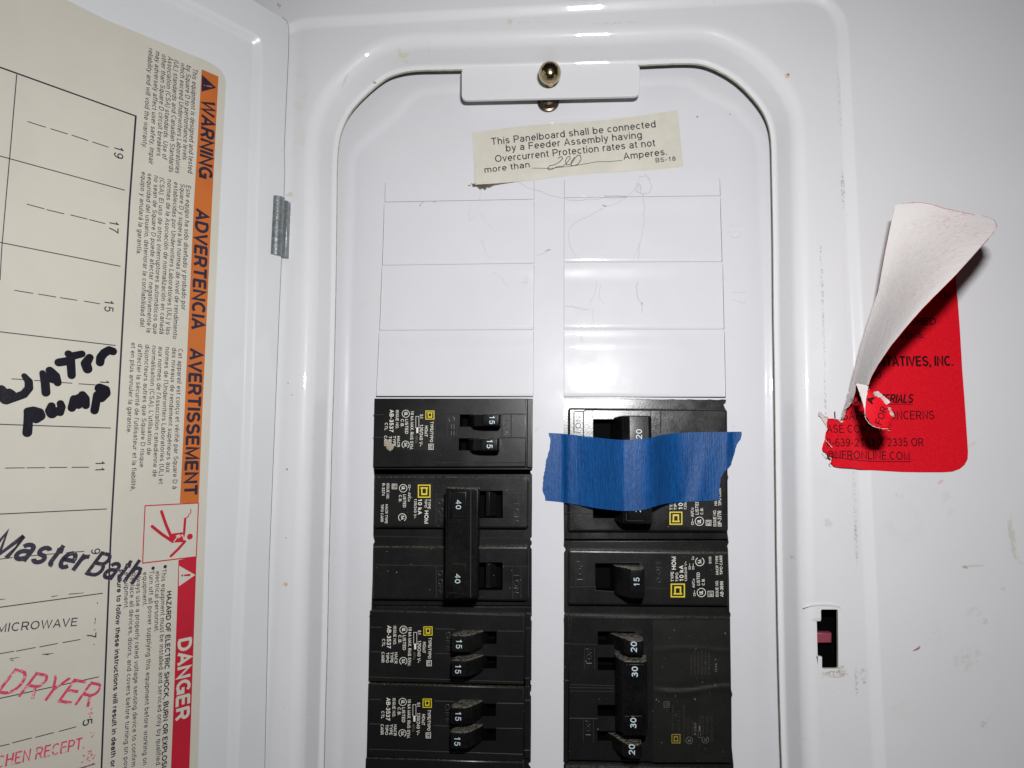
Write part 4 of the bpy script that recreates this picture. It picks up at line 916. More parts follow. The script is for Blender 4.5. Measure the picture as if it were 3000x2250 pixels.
# the peeled half, standing up off the cover with its white back to the viewer
def backed(vs, ny, nx, t_=.13):                   # the printed side, one paper thickness behind the white side
    out = []
    for j in range(ny + 1):
        for i in range(nx + 1):
            a = vs[j * (nx + 1) + min(nx, i + 1)] - vs[j * (nx + 1) + max(0, i - 1)]; b_ = vs[min(ny, j + 1) * (nx + 1) + i] - vs[max(0, j - 1) * (nx + 1) + i]
            n_ = a.cross(b_).normalized()
            if n_.dot(Vector((0, 0, HC)) - vs[j * (nx + 1) + i]) < 0: n_ = -n_
            out.append(vs[j * (nx + 1) + i] - n_ * t_)
    return out
Ledge = [(462,1268),(470,1235),(492,1170),(515,1085),(540,985),(562,900),(592,795),(622,705),(650,620),(668,520),(686,420),(712,290),(728,215),(737,176)]
Redge = [(486,1232),(508,1180),(528,1115),(545,1085),(604,1075),(650,992),(716,895),(800,792),(870,712),(935,645),(1045,535),(1155,415),(1228,345),(1256,282)]
def path_at(c, s_):
    L = [0]
    for i in range(len(c) - 1): L.append(L[-1] + math.hypot(c[i + 1][0] - c[i][0], c[i + 1][1] - c[i][1]))
    d = s_ * L[-1]
    for i in range(len(c) - 1):
        if d <= L[i + 1] or i == len(c) - 2:
            t_ = (d - L[i]) / (L[i + 1] - L[i]); return Vector((c[i][0] + (c[i + 1][0] - c[i][0]) * t_, c[i][1] + (c[i + 1][1] - c[i][1]) * t_))
def fw(y, a):                                     # height of the flap above the cover: its right edge stands well clear
    s_ = max(0, min(1, (1085 - y) / 905)); wr = 27 + 17 * math.sin(math.pi * s_ * .92) + 2 * s_; wl = 10 + 12 * s_
    a = a * a * (3 - 2 * a) * .5 + a * .5
    return wl * (1 - a) + wr * a
tip = [(737,176),(790,166),(860,162),(925,172),(985,193),(1060,208),(1130,224),(1180,230),(1228,240),(1250,256),(1258,282)]
rowsL = Ledge[:]; g = Geo(); ny, nx = 46, 16; vs = []
Lu = Ledge[3:]; Ru = [(545,1088),(602,1096),(612,1060),(650,992),(716,895),(800,792),(870,712),(935,645),(1045,535),(1155,415),(1228,345),(1257,285)]
for j in range(ny + 1):
    s_ = j / ny; a_ = path_at(Lu, s_); b_ = path_at(Ru[1:], s_)
    for i in range(nx + 1):
        k = i / nx; q = a_.lerp(b_, k)
        if s_ > .75:
            e = path_at(tip, k); t_ = ((s_ - .75) / .25) ** 2; q = q.lerp(e, t_)
        q = q + Vector((random.uniform(-.3, .3), random.uniform(-.3, .3)))
        vs.append(P(*zH(q.x, q.y), fw(q.y, k)))
F_ = [(j * (nx + 1) + i, j * (nx + 1) + i + 1, (j + 1) * (nx + 1) + i + 1, (j + 1) * (nx + 1) + i) for j in range(ny) for i in range(nx)]
flap_v = vs; g.add(vs, F_, 0, True); g.add(backed(vs, ny, nx), [tuple(reversed(x)) for x in F_], 1, True)
# left leg down to the paper, and the right leg that carries the red tongue
def strip(L, R_, w0, w1, n=14, mi=0, jit=.0, mapf=None):
    vs = []
    for j in range(n + 1):
        a_, b_ = path_at(L, j / n), path_at(R_, j / n)
        for i in range(5):
            q = a_.lerp(b_, i / 4) + (Vector((random.uniform(-jit, jit), random.uniform(-jit, jit))) if i in (0, 4) else Vector((0, 0)))
            w = w0 + (w1 - w0) * (j / n) if not mapf else mapf(j / n, i / 4); vs.append(P(*zH(q.x, q.y), w))
    g.add(vs, [(j * 5 + i, j * 5 + i + 1, (j + 1) * 5 + i + 1, (j + 1) * 5 + i) for j in range(n) for i in range(4)], mi, True)
strip([(458,1275),(470,1230),(492,1170),(515,1085)], [(474,1268),(490,1222),(525,1170),(534,1130),(538,1088)], .3, 12.5, jit=2.2)
strip([(583,1228),(572,1190),(555,1140),(540,1088)], [(586,1225),(592,1190),(596,1140),(602,1098)], 27.2, 25.5, jit=1.2)
g.obj('peeled_flap', [M_BACK, M_RED], red)
g = Geo(); W1 = 17
def edge_line(idx, r0):
    for k in range(len(idx) - 1):
        if random.random() < .82: tube(g, [flap_v[idx[k]], flap_v[idx[k + 1]]], r0 * random.uniform(.5, 1.3))
edge_line([46 * W1 + i for i in range(W1)], .13); edge_line([j * W1 + 16 for j in range(34, 47)], .12); edge_line([j * W1 for j in range(0, 46, 2)], .05)
g.obj('paper_edge', M_PEDGE, red)
# red tongue curled forward
g = Geo(); vs = []; tg_l = [(584,1226),(592,1262),(612,1292),(640,1312),(690,1312)]; tg_r = [(602,1140),(640,1138),(690,1168),(722,1215),(738,1268)]
tg_l = [(598,1120),(590,1180),(583,1225),(590,1258),(612,1292),(642,1314),(686,1318),(704,1312)]; tg_r = [(604,1118),(630,1140),(668,1158),(700,1196),(716,1222),(728,1250),(722,1280),(706,1310)]
n_ = 26
for j in range(n_ + 1):
    a_, b_ = path_at(tg_l, j / n_), path_at(tg_r, j / n_)
    for i in range(9):
        q = a_.lerp(b_, i / 8)
        if i in (0, 8): q += Vector((random.uniform(-2.4, 2.4), random.uniform(-2.4, 2.4)))
        s_ = j / n_; vs.append(P(*zH(q.x, q.y), 27.3 + 1.2 * math.sin(min(1, s_ * 1.6) * math.pi * .5) + .4 * math.sin(i / 8 * math.pi)))
F_ = [(j * 9 + i, j * 9 + i + 1, (j + 1) * 9 + i + 1, (j + 1) * 9 + i) for j in range(n_) for i in range(8)]
g.add(vs, F_, 0, True); g.add(backed(vs, n_, 8), F_, 1, True)
g.obj('torn_tongue', [M_RED, M_BACK], red, label='small red torn tongue curling forward with the letters FOR')
def Ptg(x, y): return P(x, y, 29.0)
T('FOR', zM(672, 1090), zM(742, 905), 78 / 3.685, Ptg, M_RINK, red, 'sticker_lettering'); T('A', zM(575, 862), zM(598, 790), 62 / 3.685, lambda x, y: P(x, y, 28.9), M_RINK, red, 'sticker_lettering', .03)
def fibre(c, w, r=2.2, jit=2.5):                   # torn white paper edge
    g.mark(); q = []
    for i in range(len(c) - 1):
        for k in range(3):
            a_ = Vector(c[i]).lerp(Vector(c[i + 1]), k / 3); q.append((a_.x + random.uniform(-jit, jit), a_.y + random.uniform(-jit, jit), r * random.uniform(.3, 1.5)))
    stroke(g, lambda x, y: P(x, y, w), zM, q, r, VW)
def rag(up_, lo, w):                               # raised scrap of white backing between two ragged lines
    g.mark(); n = 10; A = []; B = []
    for k in range(n + 1):
        p = path_at(up_, k / n) + Vector((random.uniform(-4, 4), random.uniform(-5, 5))); q = path_at(lo, k / n) + Vector((random.uniform(-4, 4), random.uniform(-5, 5)))
        A.append(P(*zM(*p), w)); B.append(P(*zM(*q), w - 1.2))
    g.add(A + B, [(k, k + 1, n + 2 + k, n + 1 + k) for k in range(n)], 0, True)
g = Geo()
rag([(575,745),(600,718),(645,728),(690,775),(730,800),(768,838)], [(585,762),(612,776),(655,795),(690,812),(702,850),(722,868)], 29.6)
rag([(738,885),(770,900),(785,940),(805,968),(826,998)], [(742,915),(768,950),(752,968),(775,992),(800,1000)], 29.6)
rag([(-5,940),(35,960),(68,998),(90,1022)], [(-12,985),(20,1010),(50,1060),(76,1098)], .5)
fibre([(60,1235),(78,1262),(112,1300),(150,1340)], 1.2, 3); fibre([(112,1440),(135,1448),(110,1500),(135,1532)], 1.0, 4); fibre([(85,1440),(60,1410),(25,1360)], .9, 2)
fibre([(492,920),(492,960),(498,1015),(528,1060),(572,1095),(622,1116),(690,1128),(780,1120)], 28.9, 2.2); fibre([(740,1138),(770,1160)], 28.5, 1.4, 1)
fibre([(60,992),(92,1016),(150,1016),(212,1032),(240,1062),(272,1042)], .9, 2.2)
fibre([(395,645),(412,668),(440,745),(470,830),(494,915)], 26.8, 3.5)
fibre([(393,650),(380,715),(350,765),(346,838),(300,892),(262,925),(232,1035)], 6.0, 2.6)
g.obj('torn_fibre', M_TORN, red)

# ------------------------------------------------------------------ door
door = thing('panel_door', 'white painted steel door of the panel, swung open on the left', 'door', HINGE + Vector((0, -150, 0)))
def PDm(h): return lambda x, y: PD(x, y, h)
def to2(p): q = p - HINGE; return Vector((q.dot(dh), q.y, 0))           # door-sheet axes
def from2(q, h): return HINGE + dh * q.x + dv * q.y + dn * h
def ex(a, b, k): return (b[0] + (b[0] - a[0]) * k, b[1] + (b[1] - a[1]) * k)
# outer edge of the door
RIM = 2.2
edge_px = [(775,2250),(788,1650),(796,1450),(806,1200),(818,900),(829,640),(834,500),(832,440),(838,300),(845,150),(846,80),(840,62),(825,50),(795,34),(740,0)]
e2 = [to2(PD(x, y, RIM)) for x, y in edge_px]
slope_top = (e2[-1] - e2[-2]).normalized()
top_l = Vector((-185, e2[-1].y + slope_top.y / slope_top.x * (-185 - e2[-1].x), 0)) if abs(slope_top.x) > 1e-4 else Vector((-185, e2[-1].y, 0))
e2 = [Vector((e2[0].x, -150, 0))] + e2 + [Vector((-185, top_l.y, 0)), Vector((-185, -150, 0))]
door_out = ccw(e2)
rim_px = [(700,2250),(712,1900),(722,1650),(735,1450),(744,1200),(752,900),(757,640),(764,400),(772,180),(770,130),(762,108),(745,95),(700,72),(610,24),(560,0)]
r2 = [to2(PD(x, y, RIM)) for x, y in rim_px]
s2 = (r2[-1] - r2[-2]).normalized(); r2 = [Vector((r2[0].x, -143, 0))] + r2 + [Vector((-178, r2[-1].y + s2.y / s2.x * (-178 - r2[-1].x), 0)), Vector((-178, -143, 0))]
rim_in = ccw(r2)
g = Geo()
def d3(pts, h): return [from2(q, h) for q in pts]
g.add(d3(door_out, RIM) + d3(rim_in, RIM), fill(door_out, [rim_in]), 0, False)
prev = d3(rim_in, RIM)
for k in range(1, 9):
    a = k / 8; cur = d3(inset(rim_in, 3.4 * a), RIM * (1 - a * a * (3 - 2 * a))); ring(g, prev, cur, 0, True); prev = cur
pan = inset(rim_in, 3.4); g.add(d3(pan, 0), fill(pan, []), 0, False)
ring(g, d3(door_out, RIM), d3(door_out, -1.0), 0, False); g.add(d3(door_out, -1.0), [tuple(reversed(x)) for x in fill(door_out, [])], 0, False)
g.obj('door_sheet', M_DOOR, door)
g = Geo(); rim3 = [PD(x, y, RIM - .25) for x, y in edge_px]  # thin dark tube standing in for the gap shadow along the door edge
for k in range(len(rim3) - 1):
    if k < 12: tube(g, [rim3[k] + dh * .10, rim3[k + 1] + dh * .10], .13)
g.obj('gap_shade_line', M_GAPSHADE, door)
# hinge barrel
hg = Geo(); q0, q1 = P(814, 580, 3.2), P(806, 750, 3.2); ax = (q1 - q0).normalized()
def cyl(g, a, b_, r, n=20, a0=0, a1=360, mi=0, cap=True):
    d = (b_ - a).normalized(); s1 = d.cross(VW).normalized(); s2 = s1.cross(d) ; s2 = VW
    A = [a + (s1 * math.cos(math.radians(a0 + (a1 - a0) * k / n)) + s2 * math.sin(math.radians(a0 + (a1 - a0) * k / n))) * r for k in range(n)]
    B = [q + (b_ - a) for q in A]; ring(g, A, B, mi, True)
    if cap: g.add(A, [tuple(range(n))], mi); g.add(B, [tuple(reversed(range(n)))], mi)
cyl(hg, q0, q1, 2.6)
l0 = [P(828, 585, 1.4), P(843, 588, 1.4), P(837, 752, 1.4), P(822, 750, 1.4)]
plate(hg, [Vector((q.x, q.y, 0)) for q in l0], [], 1.4, .3, 3.0)
hg.obj('hinge_barrel', M_GALV, door, label='short galvanised steel hinge barrel')
g = Geo()
for (x, y) in ((837, 640), (835, 696), (832, 728)):
    c = P(x, y, 1.45); n_ = 12; v = [c + Vector((0, 0, .12))] + [c + Vector((math.cos(k * .5236) * .55 * random.uniform(.6, 1.1), math.sin(k * .5236) * 1.5 * random.uniform(.6, 1.1), 0)) for k in range(n_)]
    g.add(v, [(0, 1 + k, 1 + (k + 1) % n_) for k in range(n_)])
g.obj('hinge_rust', simple('dull_rust', (0.20, 0.17, 0.15), .7, var=.4, scale=1500), door)

# ------------------------------------------------------------------ directory label on the door
lab = thing('directory_label', 'big cream circuit directory label with orange and red bands on the open door', 'label', PD(300, 2200))
LH = .10; IH = .17
pts = [(195,0),(315,60),(434,108),(560,160),(600,176),(630,192),(648,207),(658,222),(662,240),(655,380),(644,600),(627,962),(618,1200),(607,1450),(600,1624),(589,1950),(580,2250)]
l2 = [to2(PD(x, y, LH)) for x, y in pts]
sl = (l2[0] - l2[2]).normalized(); l2 = [Vector((-176, l2[0].y + sl.y / sl.x * (-176 - l2[0].x), 0))] + l2 + [Vector((l2[-1].x, -141, 0)), Vector((-176, -141, 0))]
g = Geo(); q = ccw(l2); g.add(d3(q, LH), fill(q, []), 0, False); g.obj('label_paper', M_CREAM, lab)
def quad(g, ps, h=IH, m=0): g.add([PD(x, y, h) for x, y in ps], [tuple(range(len(ps)))], m)
g = Geo(); L_ = [(591,203),(568,600),(541,1200),(527,1474)]; R2 = [(640,224),(621,600),(593,1200),(582,1473)]
g.add([PD(*p, IH) for p in L_] + [PD(*p, IH) for p in R2], [(i, i + 1, 5 + i, 4 + i) for i in range(3)]); g.obj('warning_band', M_ORNG, lab)
g = Geo(); L_ = [(523,1641),(521,1722),(514,1885),(501,2250)]; R2 = [(575,1630),(571,1722),(564,1975),(555,2250)]
L_ = [(523,1641),(518,1800),(511,2000),(501,2250)]; R2 = [(576,1629),(570,1800),(563,2000),(555,2250)]
L_.append((499, 2300)); R2.append((553, 2300))
g.add([PD(*p, IH) for p in L_] + [PD(*p, IH) for p in R2], [(i, i + 1, 6 + i, 5 + i) for i in range(4)]); g.obj('danger_band', M_REDB, lab)
# shock pictogram: frame and figure
g = Geo()
bxp = [(1175,1055),(1608,1033),(1590,1468),(1155,1520)]
for i in range(4): stroke(g, PDm(IH), a3, [bxp[i], bxp[(i + 1) % 4]], 4.2, dn)
for s_, r in (([(1308,1102),(1345,1210),(1392,1320)], 12), ([(1232,1222),(1310,1285),(1400,1345)], 12), ([(1500,1162),(1492,1270),(1480,1330)], 10), ([(1498,1345),(1440,1410),(1385,1462)], 11), ([(1546,1082),(1546,1112),(1530,1125),(1524,1146),(1504,1152)], 3.5), ([(1538,1305)], 24)):
    stroke(g, PDm(IH), a3, s_, r, dn)
quad(g, [a3(*p) for p in [(1385,1282),(1478,1270),(1500,1350),(1392,1352),(1362,1318)]], IH + .06); g.obj('shock_pictogram', M_REDB, lab)
g = Geo(); stroke(g, PDm(IH + .08), a3, [(1408,1345),(1440,1305),(1428,1300),(1455,1290),(1445,1315),(1478,1290),(1490,1330)], 4, dn); g.obj('shock_bolt', M_CREAM, lab); g = Geo(); quad(g, [a4(*p) for p in [(1450,20),(1448,188),(1582,95)]], IH + .06); g.obj('danger_triangle', M_CREAM, lab)
g = Geo(); stroke(g, PDm(IH + .14), a4, [(1495,98,6),(1535,95,9)], 6, dn); stroke(g, PDm(IH + .14), a4, [(1476,100)], 8, dn); g.obj('danger_exclamation', M_REDB, lab)
g = Geo(); quad(g, [a1(*p) for p in [(1637,605),(1632,742),(1752,712)]], IH + .06); g.obj('warning_triangle', M_INK, lab)
g = Geo()
for (x, y) in ((1338, 28), (1240, 40), (1140, 48), (1082, 62)): g.mark(); stroke(g, PDm(IH), a4, [(x, y)], 14, dn)
g.obj('bullet', M_INK, lab)
g = Geo(); stroke(g, PDm(IH + .14), a1, [(1672,695,4),(1712,702,6)], 5, dn); stroke(g, PDm(IH + .14), a1, [(1655,692)], 5, dn); g.obj('warning_exclamation', M_ORNG, lab)
def seg(g, pts, r): stroke(g, PDm(IH), ident, pts, r, dn)
g = Geo(); seg(g, [(0-60, 175),(0,197),(398,340)], 2.3)
seg(g, [(398,340),(379,600),(351,1100),(325,1560),(298,2230),(296,2290)], 2.5)
seg(g, [(49,219),(32,420),(16,600),(5,730),(0,820)], 1.2)
for a_, b_ in (((0,457),(365,557)), ((0,710),(352,780)), ((0,972),(338,1012)), ((0,1243),(324,1254)), ((0,1506),(312,1491)), ((0,1779),(300,1738)), ((0,2046),(289,1983)), ((150,2275),(278,2238))):
    k = (b_[1] - a_[1]) / (b_[0] - a_[0]); seg(g, [(a_[0] - 50, a_[1] - 50 * k), a_, b_], 1.4)
for z, ds in ((a1, [((225,985),(368,1030)),((412,1043),(547,1085)),((583,1095),(712,1138)),((752,1150),(877,1192))]),
              (a2, [((220,-5),(357,32)),((380,40),(515,72)),((573,82),(705,115)),((725,120),(850,152)),((120,693),(265,717)),((312,723),(452,747)),((488,752),(623,773)),((682,780),(808,802)),((95,1410),(230,1417)),((280,1422),(410,1432)),((460,1437),(583,1445)),((640,1450),(770,1458))]),
              (a3, [((45,750),(197,748)),((218,748),(362,747)),((400,745),(540,744)),((583,744),(718,743)),((-20,1490),(100,1475)),((140,1471),(320,1455)),((360,1450),(500,1440)),((540,1435),(680,1425))]),
              (a4, [((-20,737),(110,713)),((133,712),(285,683)),((322,678),(465,650)),((510,643),(648,618)),((-20,1486),(75,1465)),((102,1455),(255,1415)),((288,1410),(433,1372)),((480,1362),(615,1325))])):
    for p, q in ds: seg(g, [z(*p), z(*q)], 1.2)
g.obj('ruled_lines', M_INK, lab)
def t_(s, x0, y0, x1, y1, h_, name='label_lettering', m_=M_INK, bold=0.0, shear=0.0, lift=IH + .02): T(s, (x0, y0), (x1, y1), h_, PDm(lift), m_, lab, name, bold, shear)
t_('WARNING', 593, 289, 583, 517, 36, 'warning_lettering', bold=.035, lift=IH + .07); t_('ADVERTENCIA', 575, 611, 561, 962, 36, 'warning_lettering', bold=.035, lift=IH + .07); t_('AVERTISSEMENT', 557, 1021, 539, 1451, 37, 'warning_lettering', bold=.035, lift=IH + .07)
t_('DANGER', 523, 1874, 515, 2113, 37, 'danger_lettering', M_CREAM, .035, lift=IH + .07)
def tl_(s, z0, p0, z1, p1, bold=0.0, h_=13.5): a_ = z0(*p0); b_ = z1(*p1); t_(s, a_[0], a_[1], b_[0], b_[1], h_, bold=bold)
for s_, p0, p1 in (('This equipment is designed and tested', (1562,550), (1522,1398)), ('by Square D to performance levels', (1512,525), (1478,1290)), ('which exceed Underwriters Laboratories', (1465,505), (1420,1400)),
  ('(UL) standards and Canadian Standards', (1410,480), (1368,1390)), ('Association (CSA) standards. Use of', (1362,455), (1315,1285)), ('other than Square D circuit breakers', (1312,435), (1268,1258)),
  ('may adversely affect user safety, impair', (1262,410), (1205,1325)), ('reliability and will void the warranty.', (1205,385), (1152,1195))): tl_(s_, a1, p0, a1, p1)
for s_, p0, p1 in (('Este equipo ha sido diseñado y probado por', (546,542), (531,907)), ('Square D y supera las normas de nivel de rendimiento', (529,537), (506,992)), ('establecidas por Underwriters Laboratories (UL) y las', (510,532), (486,980)),
  ('normas de la Asociación de normalización en canadá', (491,524), (467,978)), ('(CSA). El uso de otros interruptores automáticos que', (469,519), (448,978)), ('no sean de Square D puede afectar negativamente la', (452,513), (429,974)),
  ('sequridad del usuario, deteriorar la confiabilidad del', (433,507), (410,956)), ('equipo y anulará la garantía.', (415,502), (400,745)),
  ('Cet appareil est conçu et vérifié par Square D à', (523,1021), (505,1433)), ('des niveaux de rendement supérieurs aux', (505,1018), (486,1384)), ("normes de l'Underwriters Laboratories (UL) et", (485,1016), (465,1418)),
  ("aux normes de l'Association canadienne de", (465,1015), (447,1397)), ("normalisation (CSA). L'utilisation de", (446,1012), (430,1333)), ('disjoncteurs autres que Square D risque', (426,1009), (409,1369)),
  ("d'affecter la sécurité de l'utilisateur et la fiabilité,", (405,1007), (383,1438)), ('et en plus annuler la garantie.', (385,1003), (371,1270)),
  ('This equipment must be installed and serviced only by qualified', (474,1668), (457,2243)), ('electrical personnel.', (456,1674), (452,1852)), ('Turn off all power supplying this equipment before working on', (438,1672), (418,2243)), ('equipment.', (419,1677), (418,1777)),
  ('Always use a properly rated voltage sensing device to confirm', (401,1677), (385,2248)), ('Replace all devices, doors, and covers before turning on power', (383,1679), (361,2278)), ('equipment.', (365,1677), (363,1786))): tl_(s_, ident, p0, ident, p1)
tl_('HAZARD OF ELECTRIC SHOCK, BURN OR EXPLOSION', ident, (489,1733), ident, (473,2283), .03); tl_('Failure to follow these instructions will result in death or', ident, (345,1670), ident, (324,2249), .03)
for s_, z, p0, p1 in (('19', a1, (928,1170), (922,1272)), ('17', a2, (888,118), (884,217)), ('15', a2, (848,762), (844,862)), ('13', a2, (812,1412), (808,1500)), ('11', a3, (775,688), (771,782)), ('9', a3, (738,1405), (736,1452)), ('7', a4, (705,570), (702,614)), ('5', a4, (670,1270), (668,1326))):
    q0, q1 = z(*p0), z(*p1); t_(s_, *q0, *q1, 27, 'circuit_number')
q0, q1 = a3(-110, 1448), a3(640, 1588); t_('Master', *q0, *q1, 78, 'stamped_word', M_STPUR, .024, .3, IH + .12); q0, q1 = a3(682, 1612), a3(1080, 1690); t_('Bath', *q0, *q1, 76, 'stamped_word', M_STPUR, .016, .3, IH + .12)
q0, q1 = a4(-30, 562), a4(622, 507); t_('MICROWAVE', *q0, *q1, 25, 'stamped_word', M_STPUR, .0, .0, IH + .06)
q0, q1 = a4(-40, 1052), a4(722, 1165); t_('DRYER', *q0, *q1, 78, 'stamped_word', M_STRED, .0, .25, IH + .06); q0, q1 = a4(-110, 1682), a4(680, 1500); t_('TCHEN RECEPT.', *q0, *q1, 34, 'stamped_word', M_STRED, .01, .0, IH + .06)
g = Geo()
for z, x, y, r, n, big in ((a4,735,1212,26,9,5),(a4,748,1385,18,6,5),(a4,735,1535,30,9,5),(a4,712,1600,40,12,6)):
    for _ in range(n): px, py = x + random.gauss(0, r * .5), y + random.gauss(0, r * .7); stroke(g, PDm(IH + .05), z, [(px, py), (px + random.uniform(-9, 9), py + random.uniform(-9, 9))], random.uniform(1.5, big), dn)
g.obj('ink_smudge', M_STRED, lab)
g = Geo()
for p, q in (((772,445),(772,470)),((768,478),(770,492)),((790,318),(790,330)),((768,535),(768,545)),((345,738),(400,732)),((372,742),(435,728)),((80,775),(155,762)),((90,785),(110,790)),((760,655),(764,662)),((0,293),(40,290)),((420,270),(470,262)),((560,250),(680,240))): stroke(g, PDm(IH + .05), a4, [(p[0], p[1], 3.2), (q[0], q[1], 1.6)], 3, dn)
g.obj('ink_smudge', M_STPUR, lab)
# marker writing
g = Geo(); MK = IH + .12
for pts in ([(1248,186,43),(1205,172,44),(1150,205,46),(1112,255,46),(1106,308,44)], [(990,255,42),(948,320,52),(968,380,50)], [(905,214,38),(790,240,42),(755,212,38)], [(780,240,44),(785,340,44),(792,450,42)], [(650,308,44),(770,290,46)],
            [(470,425,32),(500,540,44),(508,642,44)], [(550,396,42),(612,460,48),(638,532,40)], [(500,460,44),(590,480,60)], [(268,455,28),(318,520,40),(320,592,42),(262,660,44),(180,690,44),(70,712,60)], [(10,610,52),(40,660,62),(60,710,58)], [(100,640,44),(130,660,44)],
            [(1100,592,52),(1168,610,46),(1174,650,46),(1120,700,48),(1080,690,46)], [(1075,668,44),(1058,770,44),(1045,838,44)], [(795,810,44),(820,712,44)], [(850,720,44),(868,780,42)], [(910,668,44),(942,710,46),(948,782,42)], [(868,700,44),(910,690,44)],
            [(568,790,42),(558,840,54),(575,870,56)], [(570,850,54),(640,850,48)], [(668,762,38),(680,800,42),(668,865,36)], [(312,850,46),(368,842,48),(432,862,50),(448,900,50),(400,930,50)], [(316,850,46),(312,960,46),(302,1084,48)]):
    stroke(g, PDm(MK), zL, pts, 40, dn)
g.obj('marker_writing', M_MARK, lab)

